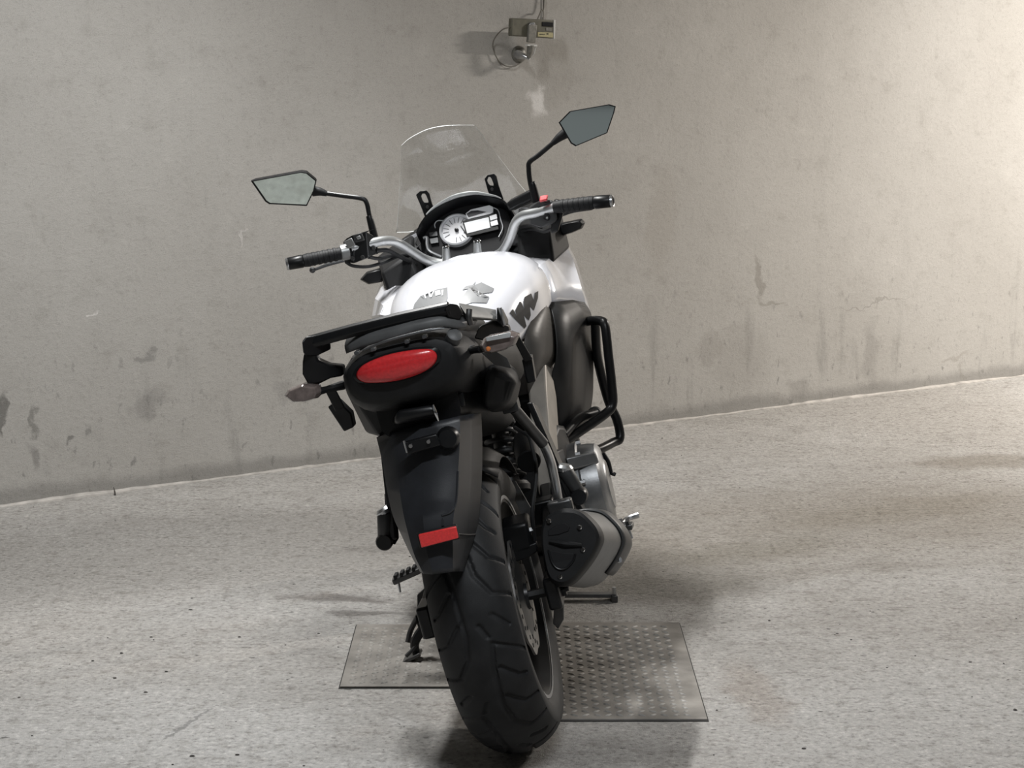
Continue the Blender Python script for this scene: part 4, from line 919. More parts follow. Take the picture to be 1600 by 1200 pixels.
fs = obj('turn_signal', signal([(1.200,-0.241,0.984), (1.200,-0.253,1.003), (1.190,-0.285,1.002), (1.190,-0.314,1.001), (1.190,-0.321,0.988), (1.190,-0.311,0.976), (1.190,-0.281,0.971), (1.200,-0.251,0.969)], .06), 'satin_black', bike, bevel=0.003)
obj('stalk', Shape().tube([(1.220,-0.247,0.984), (1.240,-0.215,0.980)], .008, 8, smooth=False), 'black_plastic', fs)

# ---- fuel tank: stations along x: half width, bottom, top
ST = [(0.47, .085, .77, .875), (0.52, .115, .76, .905), (0.60, .150, .76, .945), (0.70, .182, .76, .978), (0.80, .203, .76, .996), (0.90, .212, .76, 1.003), (0.99, .205, .78, .992), (1.06, .170, .80, .965), (1.10, .11, .84, .925)]
def tank_ring(x, w, b, t, n=56):
    r = []
    for j in range(n):
        a = 2 * PI * j / n; c, s_ = math.cos(a), math.sin(a)
        e = 2.35 if s_ > 0 else 3.2
        zc = b + (t - b) * .42
        hh = (t - zc) if s_ > 0 else (zc - b)
        r.append(Vector((x, w * math.copysign(abs(c) ** (2 / e), c), zc + hh * math.copysign(abs(s_) ** (2 / e), s_))))
    return r
sts = catmull([(s[0], s[1], s[3]) for s in ST], 5); sbs = catmull([(s[0], s[2], 0) for s in ST], 5)
trings = [tank_ring(a.x, a.y, b.y, a.z) for a, b in zip(sts, sbs)]
tank = obj('fuel_tank', Shape().loft(trings), 'white_paint', bike, smooth=60)
tbvh = BVHTree.FromPolygons([v.co.copy() for v in tank.data.vertices], [list(p.vertices) for p in tank.data.polygons])
VIEW = Vector((1.000,-0.016,0.940)) - Vector((0.000,-0.144,1.020)); VIEW.normalize()
def decal(name, poly, m, parent, lift=0.0016, step=0.0035, bvh=None):
    """lay a thin sticker on a curved panel: the outline is projected on to it and follows it"""
    bm = bmesh.new()
    f = bm.faces.new([bm.verts.new(Vector(p)) for p in poly])
    bmesh.ops.triangulate(bm, faces=bm.faces[:])
    for _ in range(7):
        es = [e for e in bm.edges if e.calc_length() > step]
        if not es: break
        bmesh.ops.subdivide_edges(bm, edges=es, cuts=1)
    bmesh.ops.triangulate(bm, faces=bm.faces[:])
    for v in bm.verts:
        h = (bvh or tbvh).ray_cast(v.co - VIEW * 1.2, VIEW)
        if h[0] is not None: v.co = h[0] + (h[1] if h[1].dot(VIEW) < 0 else -h[1]) * lift
    s = Shape(); s.v = [tuple(v.co) for v in bm.verts]; bm.verts.index_update(); s.f = [[v.index for v in q.verts] for q in bm.faces]
    bm.free()
    return obj(name, s, m, parent, smooth=180)
decal('grey_decal', [(0.600,-0.081,0.949), (0.600,-0.107,0.927), (0.600,-0.099,0.919), (0.600,-0.067,0.923), (0.600,-0.064,0.918), (0.600,-0.090,0.910), (0.600,-0.080,0.898), (0.600,-0.047,0.907), (0.600,-0.011,0.905), (0.600,0.032,0.903), (0.600,-0.030,0.929), (0.600,-0.049,0.944)], 'decal_grey', tank)
decal('grey_decal', [(0.600,-0.058,0.948), (0.600,-0.069,0.955), (0.600,-0.062,0.946), (0.600,-0.049,0.941), (0.600,-0.030,0.942), (0.600,-0.042,0.949)], 'decal_grey', tank)
decal('grey_decal', [(0.600,0.073,0.952), (0.600,0.059,0.939), (0.600,0.061,0.952), (0.600,0.031,0.958), (0.600,0.003,0.957), (0.600,0.008,0.933), (0.600,0.028,0.905), (0.600,0.101,0.920), (0.600,0.092,0.937)], 'decal_grey', tank)
# remains of white lettering on the grey sticker
for st_ in ([(0.600,0.053,0.958), (0.600,0.048,0.959), (0.600,0.047,0.947), (0.600,0.040,0.955), (0.600,0.036,0.956), (0.600,0.046,0.942), (0.600,0.051,0.943)],
            [(0.600,0.035,0.955), (0.600,0.022,0.954), (0.600,0.023,0.943), (0.600,0.036,0.943)], [(0.600,0.019,0.953), (0.600,0.014,0.953), (0.600,0.018,0.940), (0.600,0.021,0.940)], [(0.600,0.065,0.956), (0.600,0.060,0.957), (0.600,0.059,0.943), (0.600,0.062,0.943)]):
    decal('white_letter', st_, 'decal_white', tank, lift=0.0026)
# dark streaked graphic low on the right of the tank
for pg in ([(0.720,-0.112,0.851), (0.720,-0.123,0.859), (0.720,-0.127,0.839), (0.730,-0.126,0.852), (0.740,-0.144,0.872), (0.740,-0.148,0.850), (0.750,-0.151,0.868), (0.760,-0.155,0.876), (0.770,-0.172,0.879), (0.770,-0.174,0.860), (0.780,-0.181,0.877), (0.780,-0.191,0.879), (0.770,-0.186,0.863), (0.750,-0.170,0.838), (0.750,-0.163,0.852), (0.740,-0.160,0.830), (0.730,-0.153,0.820), (0.730,-0.144,0.837), (0.720,-0.145,0.810), (0.720,-0.139,0.805), (0.720,-0.127,0.825)],):
    decal('dark_graphic', pg, 'decal_black', tank)
obj('fuel_cap', Shape().lathe([(0, .006), (.022, .004), (.028, .001), (.030, -.004)], (0.90, 0, 1.000), (0, 0, 1), 28), 'white_paint', tank)
obj('tank_badge', Shape().slab([(0.980,-0.078,0.977), (0.980,-0.093,0.961), (0.980,-0.102,0.966), (0.980,-0.093,0.973)], 0.003, (-1, 0, 1)), 'dark_steel', tank, bevel=0.0005)

# ---- side shrouds (white) and dark side panels
def shroud(side):
    s = Shape()
    rows = [
        [(0.990,-0.117,0.951), (0.900,-0.191,0.926), (0.885,-0.199,0.901), (0.865,-0.200,0.865), (0.850,-0.200,0.836)],
        [(1.080,-0.160,0.941), (1.020,-0.206,0.925), (1.000,-0.216,0.890), (0.970,-0.219,0.855), (0.930,-0.220,0.821)],
        [(1.160,-0.209,0.933), (1.160,-0.225,0.927), (1.120,-0.241,0.896), (1.080,-0.248,0.856), (1.000,-0.249,0.809)],
        [(1.240,-0.219,0.964), (1.240,-0.247,0.947), (1.200,-0.262,0.900), (1.130,-0.270,0.845), (1.050,-0.275,0.793)],
        [(1.340,-0.219,0.962), (1.340,-0.246,0.941), (1.300,-0.261,0.886), (1.220,-0.270,0.827), (1.080,-0.282,0.755)],
    ]
    s.grid(rows)
    return s
def left_shroud():
    return Shape().grid([
        [(0.900,0.101,0.953), (0.850,0.136,0.927), (0.820,0.157,0.908), (0.800,0.171,0.894), (0.800,0.184,0.836)],
        [(0.970,0.157,0.955), (0.930,0.198,0.937), (0.900,0.218,0.924), (0.880,0.228,0.908), (0.850,0.204,0.831)],
        [(1.060,0.200,0.954), (1.040,0.228,0.945), (1.000,0.244,0.931), (0.980,0.258,0.900), (0.930,0.230,0.817)],
        [(1.140,0.241,0.953), (1.140,0.258,0.946), (1.120,0.273,0.931), (1.080,0.285,0.892), (1.000,0.259,0.803)],
        [(1.260,0.258,0.967), (1.260,0.269,0.960), (1.200,0.284,0.931), (1.150,0.300,0.883), (1.060,0.284,0.784)]])
for side in (-1, 1):
    sh = shroud(side) if side < 0 else left_shroud()
    o = obj('side_shroud', sh, 'white_paint', bike, solid=0.004, smooth=16)
    sm = Shape().tube([(0.940,-0.161,0.942), (0.895,-0.191,0.927), (0.880,-0.199,0.901), (0.860,-0.200,0.866), (0.840,-0.200,0.834)], .0042, 8)
    if side > 0: sm = Shape().tube([(0.965,0.154,0.957), (0.925,0.197,0.939), (0.895,0.217,0.925), (0.875,0.227,0.909)], .0012, 6)
    obj('seam', sm, 'satin_black' if side < 0 else 'decal_grey', o)
def side_panel(side):
    L = [(0.850,-0.200,0.836), (0.800,-0.210,0.810), (0.760,-0.208,0.756), (0.740,-0.196,0.705), (0.740,-0.175,0.663), (0.780,-0.160,0.575), (0.820,-0.144,0.482)]
    Mi = [(0.920,-0.228,0.824), (0.900,-0.241,0.775), (0.880,-0.234,0.711), (0.870,-0.221,0.656), (0.860,-0.206,0.601), (0.880,-0.187,0.533), (0.880,-0.157,0.467)]
    R = [(1.000,-0.250,0.812), (0.990,-0.266,0.771), (0.980,-0.252,0.692), (0.970,-0.238,0.627), (0.960,-0.220,0.563), (0.950,-0.200,0.508), (0.920,-0.173,0.470)]
    E = [(1.050,-0.275,0.793), (1.060,-0.283,0.754), (1.050,-0.269,0.678), (1.040,-0.251,0.604), (1.030,-0.235,0.547), (1.000,-0.214,0.501), (0.950,-0.186,0.475)]
    C = [catmull(q, 4) for q in (L, Mi, R, E)]
    s = Shape().grid([[C[j][i] for j in range(4)] for i in range(len(C[0]))])
    return s if side < 0 else s.flipped()
def inner_panel(side):
    L = [(0.800,-0.202,0.842), (0.700,-0.179,0.834), (0.620,-0.158,0.804), (0.600,-0.141,0.759), (0.620,-0.130,0.702), (0.660,-0.119,0.640), (0.720,-0.111,0.574)]
    Mi = [(0.810,-0.203,0.837), (0.740,-0.196,0.821), (0.690,-0.183,0.782), (0.670,-0.171,0.738), (0.680,-0.149,0.687), (0.700,-0.130,0.630), (0.730,-0.116,0.571)]
    R = [(0.860,-0.204,0.833), (0.820,-0.211,0.804), (0.780,-0.209,0.753), (0.760,-0.198,0.704), (0.750,-0.166,0.674), (0.740,-0.139,0.621), (0.750,-0.123,0.566)]
    C = [catmull(q, 4) for q in (L, Mi, R)]
    s = Shape().grid([[C[j][i] for j in range(3)] for i in range(len(C[0]))])
    return s if side < 0 else s.flipped()
for side in (-1, 1):
    obj('side_panel', side_panel(side), 'panel_plastic', bike, solid=0.004 * side, smooth=40)
    obj('knee_panel', inner_panel(side), 'knee_grey', bike, solid=0.004 * side, smooth=60)

# ---- engine guards
def guard(side):
    s = Shape()
    s.tube([(1.080,-0.239,0.738), (1.020,-0.282,0.746), (0.970,-0.315,0.744), (0.950,-0.322,0.728), (0.940,-0.312,0.649), (0.940,-0.303,0.581), (0.940,-0.292,0.528), (0.920,-0.266,0.510), (0.860,-0.197,0.491), (0.820,-0.161,0.482)], .0125, 12)
    s.tube([(1.000,-0.296,0.741), (1.040,-0.276,0.642), (1.060,-0.274,0.525), (1.070,-0.283,0.464), (1.060,-0.280,0.416), (1.040,-0.260,0.411), (0.980,-0.228,0.413), (0.940,-0.200,0.417)], .0125, 12)
    s.tube([(0.800,-0.161,0.503), (0.880,-0.203,0.521), (0.940,-0.242,0.516)], .0125, 12)
    return s if side < 0 else s.flipped()
for side in (-1, 1):
    g = obj('engine_guard', guard(side), 'satin_black', bike)
    c = Vector((0.950,-0.239,0.513)); c.y *= -side
    obj('guard_cap', Shape().lathe([(0, .012), (.014, .010), (.019, .004), (.019, -.01)], c, (-1, .2 * -side, .1), 20), 'grey_plastic', g)
    c = Vector((0.800,-0.163,0.499)); c.y *= -side
    obj('guard_bolt', Shape().lathe([(0, .010), (.007, .010), (.008, 0)], c, (-1, 0, 0.3), 8), 'steel', g)

# ---- front cowl: dark inner panels, nose, headlamps
def cheek(side):
    s = Shape()
    s.loft([[(1.06, -.125, .905), (1.06, -.225, .915), (1.08, -.235, 1.00), (1.10, -.150, 1.03)], [(1.22, -.13, .90), (1.22, -.262, .93), (1.24, -.262, 1.035), (1.24, -.15, 1.07)], [(1.40, -.10, .90), (1.40, -.22, .93), (1.40, -.20, 1.06), (1.40, -.12, 1.09)]])
    return s if side < 0 else s.flipped()
for side in (-1, 1):
    obj('cockpit_cheek', cheek(side), 'black_plastic', bike, bevel=0.008)
nose = Shape()
nose.loft([ring_tail(1.24, .24, .86, 1.08, 3), ring_tail(1.36, .225, .82, 1.08, 3), ring_tail(1.50, .16, .82, 1.04, 2.6), ring_tail(1.60, .09, .86, 1.00, 2.4), ring_tail(1.64, .04, .90, .97, 2.2)])
nosep = obj('front_fairing', nose, 'white_paint', bike, smooth=60)
for side in (-1, 1):
    obj('headlamp', Shape().loft([[(1.52, side * .02, .90), (1.52, side * .15, .95), (1.50, side * .15, 1.0), (1.54, side * .02, .97)], [(1.63, side * .02, .90), (1.575, side * .125, .95), (1.57, side * .12, .985), (1.62, side * .02, .965)]]), 'smoke_lens', nosep, bevel=0.004)

# ---- cockpit: instruments
DN = Vector((-1, 0, .62)).normalized()      # the instruments face back and up
hood = Shape()
outer = [(1.158,0.127,1.077), (1.170,0.113,1.097), (1.182,0.091,1.116), (1.191,0.065,1.130), (1.197,0.029,1.140), (1.199,-0.005,1.144), (1.197,-0.049,1.140), (1.188,-0.089,1.125), (1.180,-0.114,1.112), (1.168,-0.131,1.093), (1.148,-0.145,1.061)]
O_ = catmull(outer, 4)
hood.grid([[p - DN * .02 + Vector((.03, 0, .004)) for p in O_], [p for p in O_], [p - Vector((0, 0, .006)) for p in O_], [p - DN * .025 - Vector((0, 0, .010)) for p in O_], [p - DN * .055 - Vector((0, 0, .012)) for p in O_]])
dash = obj('instrument_cowl', hood, 'satin_black', bike, smooth=40)
obj('cowl_rim', Shape().tube([p + DN * .001 for p in O_[8:-7]], [.002, .004, .006, .006, .0035, .0015], 8, smooth=False), 'bar_silver', dash)
face = [(1.199,0.144,1.048), (1.224,0.111,1.089), (1.239,0.081,1.112), (1.248,0.031,1.128), (1.249,-0.030,1.129), (1.240,-0.081,1.115), (1.221,-0.121,1.084), (1.196,-0.130,1.043), (1.167,-0.112,0.996), (1.148,-0.061,0.966), (1.154,0.063,0.975), (1.171,0.123,1.003)]
obj('instrument_panel', Shape().slab(face, 0.03, -DN), 'decal_black', dash, bevel=0.003)
gc = Vector((1.201,0.023,1.052)); gl = Vector((0, 1, 0)); gu = DN.cross(gl).normalized()
if gu.z < 0: gu = -gu
GR = 0.0445
obj('dial_ring', Shape().lathe([(GR - .005, .0), (GR - .004, .010), (GR - .001, .013), (GR + .003, .011), (GR + .005, 0)], gc, DN, 48, True), 'ring_silver', dash)
dial = obj('dial', Shape().lathe([(0, .004), (GR - .003, .004), (GR - .003, 0)], gc, DN, 48), 'dial_face', dash)
for k in range(15):
    a = math.radians(-150 + 300 * k / 14 - 40)
    d = gu * math.cos(a) + gl * math.sin(a)
    obj('dial_mark', Shape().beam(gc + DN * .0047 + d * GR * .50, gc + DN * .0047 + d * GR * (.86), .0016, .0006, DN), 'dial_mark', dial)
obj('needle', Shape().beam(gc + DN * .007 + (gu * .2 - gl * .3) * GR, gc + DN * .007 + (-gu * .45 - gl * .55) * GR, .0022, .001, DN), 'satin_black', dial)
obj('needle_hub', Shape().lathe([(0, .011), (.005, .010), (.006, .004)], gc, DN, 16), 'satin_black', dial)
def dslab(pts, lift, th, name, m, parent=None):
    return obj(name, Shape().slab([Vector(p) + DN * lift for p in pts], th, DN), m, parent or dash, bevel=0.0008)
dslab([(1.211,0.002,1.068), (1.209,-0.093,1.065), (1.183,-0.092,1.023), (1.184,-0.002,1.024)], .004, .010, 'display_frame', 'satin_black')
dslab([(1.207,-0.002,1.061), (1.206,-0.071,1.060), (1.189,-0.070,1.032), (1.189,-0.005,1.032)], .014, .0015, 'display', 'lcd')
dslab([(1.207,-0.074,1.061), (1.207,-0.094,1.062), (1.200,-0.094,1.050), (1.200,-0.074,1.049)], .014, .003, 'display_button', 'dial_face')
dslab([(1.198,-0.073,1.046), (1.198,-0.093,1.047), (1.190,-0.094,1.034), (1.190,-0.074,1.034)], .014, .003, 'display_button', 'dial_face')
dslab([(1.222,-0.010,1.085), (1.226,-0.026,1.092), (1.225,-0.079,1.091), (1.221,-0.088,1.084), (1.213,-0.085,1.071), (1.211,-0.074,1.068), (1.212,-0.013,1.069)], .004, .009, 'warning_panel', 'lcd')
dslab([(1.220,-0.013,1.083), (1.224,-0.027,1.088), (1.222,-0.045,1.085), (1.215,-0.068,1.075), (1.214,-0.017,1.073)], .0128, .0008, 'warning_window', 'dial_mark')
obj('panel_trim', Shape().tube([Vector(p) + DN * .006 for p in ((1.222,-0.088,1.085), (1.215,-0.099,1.074), (1.200,-0.101,1.050), (1.186,-0.102,1.027), (1.173,-0.087,1.007))], .0016, 6), 'ring_silver', dash)
for pp in ([(1.208,0.099,1.063), (1.207,0.076,1.061), (1.200,0.077,1.049), (1.201,0.100,1.052)], [(1.198,0.101,1.047), (1.197,0.077,1.045), (1.188,0.078,1.031), (1.189,0.100,1.033)]):
    dslab(pp, .003, .004, 'panel_button', 'muffler_metal')
obj('small_frame', Shape().tube([Vector(p) + DN * .005 for p in ((1.213,0.080,1.071), (1.219,0.080,1.081), (1.223,0.071,1.088), (1.222,0.055,1.085))], .0016, 6), 'ring_silver', dash)
obj('left_bracket', Shape().tube([(1.170,0.114,1.056), (1.170,0.104,1.055), (1.150,0.105,1.036), (1.130,0.099,1.019), (1.120,0.071,0.998)], .005, 8), 'muffler_metal', dash)
obj('cowl_wing', Shape().slab([(1.240,0.199,1.044), (1.260,0.115,1.077), (1.270,0.104,1.096), (1.200,0.124,1.043), (1.180,0.164,1.019)], .004, (-1, 0, .4)), 'grey_plastic', dash, bevel=0.001)
obj('cowl_wing', Shape().slab([(1.260,-0.117,1.082), (1.260,-0.136,1.085), (1.240,-0.177,1.054), (1.200,-0.150,1.037), (1.200,-0.123,1.044)], .004, (-1, 0, .4)), 'grey_plastic', dash, bevel=0.001)

# ---- windscreen and its two slotted brackets
top = [(1.160,0.106,1.313), (1.145,0.077,1.326), (1.130,0.027,1.337), (1.125,-0.018,1.336), (1.130,-0.061,1.328), (1.160,-0.101,1.317)]
r1 = [(1.200,0.129,1.256), (1.185,0.084,1.267), (1.170,0.037,1.274), (1.165,-0.017,1.271), (1.170,-0.074,1.263), (1.200,-0.120,1.261)]
r2 = [(1.250,0.157,1.192), (1.250,0.104,1.197), (1.240,0.048,1.196), (1.235,-0.010,1.194), (1.240,-0.075,1.195), (1.250,-0.142,1.196)]
r3 = [(1.290,0.182,1.132), (1.310,0.135,1.127), (1.310,0.065,1.124), (1.310,-0.001,1.122), (1.310,-0.078,1.129), (1.290,-0.161,1.138)]
bot = [(1.320,0.204,1.082), (1.360,0.160,1.071), (1.380,0.087,1.073), (1.380,0.012,1.073), (1.360,-0.074,1.080), (1.320,-0.180,1.091)]
C = [catmull([r[j] for r in (top, r1, r2, r3, bot)], 4) for j in range(6)]
rows = [catmull([C[j][i] for j in range(6)], 4) for i in range(len(C[0]))]
ws = obj('windscreen', Shape().grid(rows), 'clear_screen', bike, solid=0.003, smooth=180)
ws.data.materials.append(MATS['screen_edge']); ws.modifiers['solid'].material_offset_rim = 1
def screen_bracket(pts, slot, name='screen_bracket'):
    P = [Vector(p) for p in pts]; S_ = [Vector(p) for p in slot]
    s = Shape(); n = len(P); d = Vector((.006, 0, 0))
    v = P + S_ + [p + d for p in P] + [p + d for p in S_]
    f = []
    for i in range(n):
        j = (i + 1) % n
        f += [[i, j, n + j, n + i], [2 * n + i, 3 * n + i, 3 * n + j, 2 * n + j], [i, 2 * n + i, 2 * n + j, j], [n + i, n + j, 3 * n + j, 3 * n + i]]
    return s.add(v, f)
sb1 = obj('screen_bracket', screen_bracket([(1.240,0.113,1.173), (1.240,0.100,1.180), (1.240,0.082,1.178), (1.240,0.076,1.167), (1.245,0.077,1.140), (1.250,0.073,1.108), (1.250,0.105,1.096), (1.245,0.109,1.141)], [(1.240,0.100,1.166), (1.240,0.095,1.172), (1.240,0.088,1.170), (1.240,0.086,1.164), (1.245,0.085,1.149), (1.245,0.086,1.144), (1.245,0.097,1.147), (1.245,0.100,1.155)]), 'satin_black', bike, bevel=0.0012)
obj('screw', Shape().lathe([(0, .004), (.004, .004), (.005, 0)], (1.243,0.091,1.133), (-1, 0, 0), 10), 'dark_steel', sb1)
sb2 = obj('screen_bracket', screen_bracket([(1.240,-0.081,1.169), (1.240,-0.092,1.177), (1.240,-0.110,1.176), (1.240,-0.115,1.167), (1.245,-0.114,1.138), (1.250,-0.117,1.101), (1.250,-0.085,1.102), (1.245,-0.081,1.136)], [(1.240,-0.087,1.163), (1.240,-0.093,1.171), (1.240,-0.098,1.170), (1.240,-0.100,1.164), (1.245,-0.101,1.151), (1.245,-0.100,1.145), (1.245,-0.091,1.148), (1.245,-0.088,1.154)]), 'satin_black', bike, bevel=0.0012)
obj('screw', Shape().lathe([(0, .004), (.004, .004), (.005, 0)], (1.243,-0.094,1.136), (-1, 0, 0), 10), 'dark_steel', sb2)

# ---- handlebar
hb = obj('handlebar', Shape().tube([(0.940,0.272,1.090), (0.965,0.211,1.089), (0.985,0.179,1.084), (1.010,0.158,1.070), (1.060,0.134,1.034), (1.095,0.107,1.001), (1.100,0.056,0.979), (1.100,-0.024,0.977), (1.095,-0.063,0.968), (1.070,-0.098,0.977), (1.030,-0.131,1.009), (0.995,-0.159,1.047), (0.975,-0.185,1.061), (0.955,-0.225,1.061), (0.930,-0.275,1.064)], .0128, 16), 'bar_silver', bike)
for px_ in (((1.060,0.054,0.983), (1.060,0.045,1.023)), ((1.060,-0.031,0.975), (1.060,-0.040,1.017))):
    a, b = Vector(px_[0]), Vector(px_[1])
    o = obj('clamp_post', Shape().tube([a, b], [.012, .0105], 12, smooth=False), 'bar_silver', hb)
    obj('post_nut', Shape().lathe([(0, .008), (.008, .008), (.0105, .004), (.0105, -.004)], b, (-.2, 0, 1), 12), 'chrome', o)
obj('bar_clamp', Shape().box((1.105, 0.01, .965), (0.05, 0.16, 0.035)), 'satin_black', hb, bevel=0.008)
def grip(a, b, a2, name):
    a, b, a2 = Vector(a), Vector(b), Vector(a2)
    g = obj('grip', Shape().tube([a, a.lerp(b, .06), a.lerp(b, .9), b], [.0165, .0175, .0165, .0155], 18, smooth=False), 'rubber', hb, smooth=60)
    d = (a - a2).normalized()
    for k in range(6):
        c = a.lerp(b, .12 + .13 * k)
        obj('grip_rib', Shape().lathe([(.0165, -.004), (.0182, -.003), (.0182, .003), (.0165, .004)], c, (b - a), 18, True), 'rubber', g)
    obj('bar_end', Shape().tube([a2, a2.lerp(a, .12), a2.lerp(a, .92), a], [.0125, .0165, .0175, .0155], 18, smooth=False), 'satin_black', hb, smooth=50)
    obj('bar_end_ring', Shape().lathe([(.0125, -.001), (.0150, -.002), (.0168, .003), (.0160, .004)], a2, (a - a2), 18, True), 'steel', hb)
grip((0.905,0.394,1.091), (0.935,0.290,1.084), (0.895,0.437,1.094), 'L')
grip((0.905,-0.376,1.053), (0.930,-0.272,1.065), (0.895,-0.423,1.046), 'R')
# left switch cluster, clutch perch and lever
sl = obj('switch_cluster', Shape().loft([[(0.940,0.287,1.112), (0.930,0.272,1.120), (0.930,0.283,1.061), (0.940,0.298,1.060)], [(0.930,0.254,1.122), (0.940,0.221,1.123), (0.940,0.232,1.057), (0.930,0.274,1.051)], [(0.960,0.222,1.117), (0.965,0.208,1.107), (0.965,0.214,1.060), (0.960,0.236,1.053)]]), 'satin_black', hb, bevel=0.006)
obj('switch_button', Shape().slab([(0.925,0.254,1.121), (0.925,0.229,1.123), (0.925,0.227,1.102), (0.925,0.252,1.102)], .008, (-1, 0, .3)), 'grey_plastic', sl, bevel=0.002)
obj('switch_button', Shape().slab([(0.915,0.245,1.116), (0.915,0.234,1.117), (0.915,0.233,1.110), (0.915,0.243,1.109)], .005, (-1, 0, .3)), 'bar_silver', sl, bevel=0.001)
obj('switch_collar', Shape().lathe([(.0165, -.012), (.021, -.010), (.022, .010), (.0165, .012)], (0.935,0.288,1.085), Vector((0.935,0.290,1.084)) - Vector((0.905,0.394,1.091)), 20, True), 'bar_silver', sl)
obj('thumb_lever', Shape().slab([(0.925,0.281,1.112), (0.920,0.257,1.117), (0.920,0.253,1.095), (0.925,0.273,1.090)], .007, (-1, 0, .2)), 'bar_silver', sl, bevel=0.002)
for p in ((0.925,0.271,1.065), (0.930,0.245,1.061), (0.955,0.215,1.076)):
    obj('screw', Shape().lathe([(0, .006), (.005, .006), (.006, 0)], p, (-1, 0, 0), 10), 'dark_steel', sl)
obj('lever_perch', Shape().loft([[(0.980,0.230,1.101), (0.980,0.208,1.103), (0.980,0.209,1.075), (0.980,0.232,1.067)], [(1.030,0.244,1.090), (1.030,0.219,1.090), (1.030,0.219,1.052), (1.030,0.247,1.055)]]), 'satin_black', hb, bevel=0.004)
obj('clutch_lever', Shape().tube([(1.040,0.251,1.059), (1.020,0.299,1.060), (1.000,0.348,1.061), (0.980,0.386,1.058)], [.0065, .005, .005, .004], 8), 'muffler_metal', hb)
obj('lever_ball', Shape().lathe([(0, -.009), (.006, -.006), (.009, 0), (.006, .006), (0, .009)], (0.980,0.393,1.058), (0, 1, 0), 12), 'muffler_metal', hb)
obj('clutch_cable', Shape().tube([(0.940,0.294,1.060), (0.950,0.279,1.044), (0.980,0.247,1.031), (1.020,0.210,1.029), (1.080,0.173,1.032), (1.120,0.137,1.022)], .0045, 8), 'rubber', hb)
obj('wiring', Shape().tube([(0.980,0.215,1.066), (1.000,0.188,1.058), (1.060,0.169,1.029), (1.120,0.143,0.999)], .006, 8), 'rubber', hb)
obj('wiring', Shape().tube([(0.960,0.235,1.056), (0.990,0.215,1.044), (1.040,0.189,1.040), (1.120,0.155,1.020)], .005, 8), 'rubber', hb)
# right switch cluster with the red stop switch
sr = obj('switch_cluster', Shape().loft([[(0.980,-0.199,1.076), (0.980,-0.216,1.086), (0.980,-0.212,1.032), (0.980,-0.195,1.032)], [(0.945,-0.233,1.091), (0.940,-0.270,1.085), (0.940,-0.261,1.023), (0.945,-0.225,1.018)], [(0.930,-0.267,1.083), (0.930,-0.282,1.076), (0.930,-0.274,1.031), (0.930,-0.259,1.027)]]), 'grey_plastic', hb, bevel=0.005)
obj('stop_switch', Shape().slab([(0.940,-0.244,1.097), (0.940,-0.264,1.095), (0.930,-0.259,1.085), (0.935,-0.239,1.085)], .010, (-1, 0, .6)), 'red_button', sr, bevel=0.002)
obj('start_button', Shape().lathe([(0, .006), (.008, .005), (.010, 0)], (0.935,-0.246,1.044), (-1, 0, .1), 16), 'decal_black', sr)
obj('button_dot', Shape().lathe([(0, .008), (.003, .0075), (.0035, .004)], (0.935,-0.247,1.042), (-1, 0, .1), 10), 'bar_silver', sr)
obj('brake_reservoir', Shape().loft([[(1.050,-0.140,1.099), (1.020,-0.218,1.120), (1.020,-0.218,1.093), (1.050,-0.145,1.077)], [(1.120,-0.146,1.103), (1.080,-0.217,1.120), (1.080,-0.218,1.085), (1.120,-0.148,1.071)]]), 'satin_black', hb, bevel=0.006)
obj('brake_lever', Shape().tube([(1.030,-0.216,1.061), (1.030,-0.257,1.037), (1.000,-0.311,1.039), (0.970,-0.363,1.035)], [.007, .006, .005, .004], 8), 'satin_black', hb)
obj('throttle_housing', Shape().slab([(0.940,-0.276,1.084), (0.930,-0.295,1.076), (0.930,-0.290,1.043), (0.940,-0.265,1.001), (0.950,-0.244,0.999), (0.950,-0.257,1.040)], .03, (1, 0, 0)), 'satin_black', hb, bevel=0.004)
obj('throttle_cable', Shape().tube([(0.960,-0.260,1.013), (1.000,-0.225,1.006), (1.060,-0.188,1.017), (1.120,-0.140,1.013), (1.160,-0.102,0.990)], .005, 8), 'rubber', hb)
obj('throttle_cable', Shape().tube([(0.960,-0.224,1.020), (1.020,-0.198,1.028), (1.080,-0.157,1.026), (1.140,-0.113,1.011)], .004, 8), 'rubber', hb)

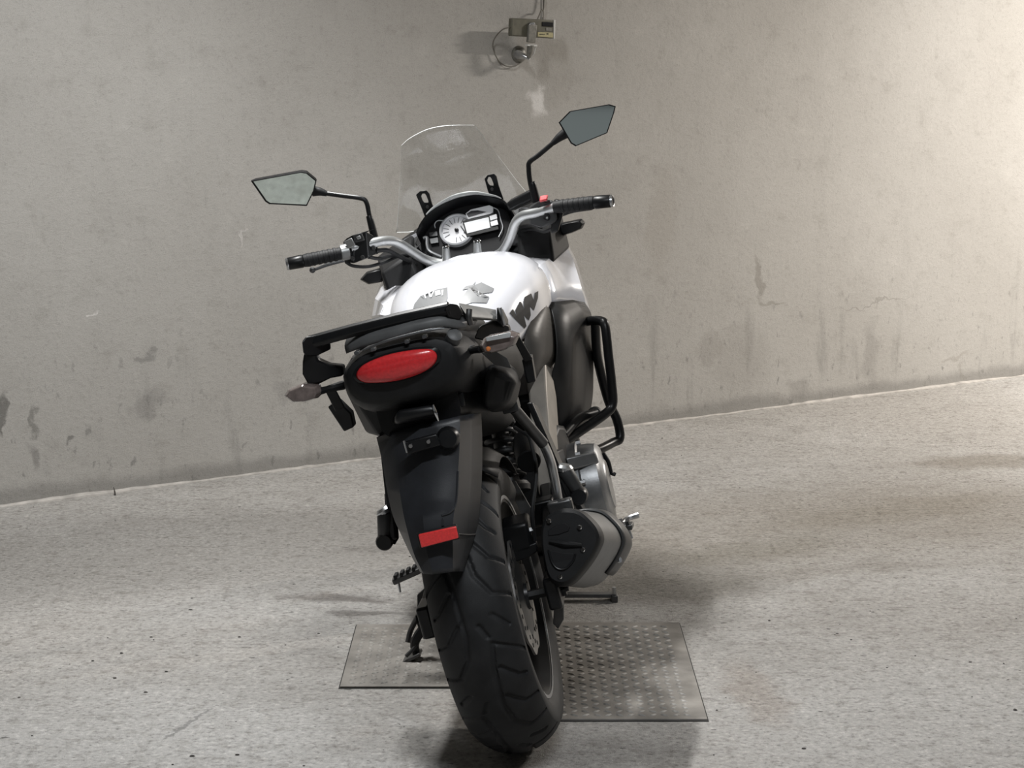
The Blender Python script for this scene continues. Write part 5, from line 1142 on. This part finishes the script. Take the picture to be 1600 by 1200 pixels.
# ---- mirrors
def mirror_head(outline, tilt, name='mirror'):
    P = [Vector(p) for p in outline]; c = sum(P, Vector()) / len(P)
    nrm = Vector(tilt).normalized()
    # lay the outline in the plane through its centre that faces along nrm (looked at from behind)
    Q = []
    for p in P:
        t = (c - p).dot(nrm) / VIEW.dot(nrm); Q.append(p + VIEW * t)
    body = Shape().loft([[c + (q - c) * .55 - nrm * .038 for q in Q], [c + (q - c) * .92 - nrm * .020 for q in Q], [q - nrm * .004 for q in Q], [q + nrm * .003 for q in Q], [c + (q - c) * .95 + nrm * .003 for q in Q], [c + (q - c) * .945 for q in Q]])
    m = obj(name, body, 'satin_black', bike, smooth=30)
    obj('mirror_glass', Shape().slab([c + (q - c) * .955 + nrm * .0002 for q in Q], .0012, nrm), 'mirror_glass', m, smooth=0)
    return m, c
ml, c = mirror_head([(0.965,0.484,1.324), (0.965,0.348,1.314), (0.965,0.334,1.308), (0.965,0.316,1.283), (0.965,0.330,1.259), (0.965,0.360,1.227), (0.965,0.456,1.256), (0.965,0.464,1.265)], (-1, .06, -.37))
obj('stem', Shape().tube([(0.985,0.331,1.256), (0.985,0.301,1.242), (0.985,0.257,1.224), (0.985,0.220,1.209), (0.985,0.208,1.196), (0.985,0.209,1.161), (0.985,0.213,1.107)], .0062, 10), 'satin_black', ml)
obj('neck', Shape().tube([(0.985,0.337,1.258), (0.985,0.320,1.252), (0.985,0.303,1.242)], [.014, .011, .007], 12), 'black_plastic', ml)
obj('stem_boot', Shape().tube([(0.985,0.211,1.160), (0.985,0.210,1.146), (0.985,0.211,1.101)], [.0075, .0095, .0105], 12), 'satin_black', ml)
mr, c = mirror_head([(0.965,-0.334,1.271), (0.965,-0.369,1.292), (0.965,-0.472,1.284), (0.965,-0.487,1.275), (0.965,-0.479,1.260), (0.965,-0.449,1.214), (0.965,-0.361,1.201), (0.965,-0.351,1.211)], (-1, -.03, .05))
obj('stem', Shape().tube([(0.985,-0.340,1.240), (0.985,-0.309,1.225), (0.985,-0.263,1.203), (0.985,-0.235,1.191), (0.985,-0.228,1.175), (0.985,-0.223,1.142), (0.985,-0.222,1.097)], .0066, 10), 'satin_black', mr)
obj('neck', Shape().tube([(0.985,-0.344,1.240), (0.985,-0.325,1.233), (0.985,-0.305,1.223)], [.014, .011, .007], 12), 'black_plastic', mr)
obj('stem_boot', Shape().tube([(0.985,-0.226,1.139), (0.985,-0.227,1.130), (0.985,-0.226,1.086)], [.0080, .0100, .0115], 12), 'satin_black', mr)
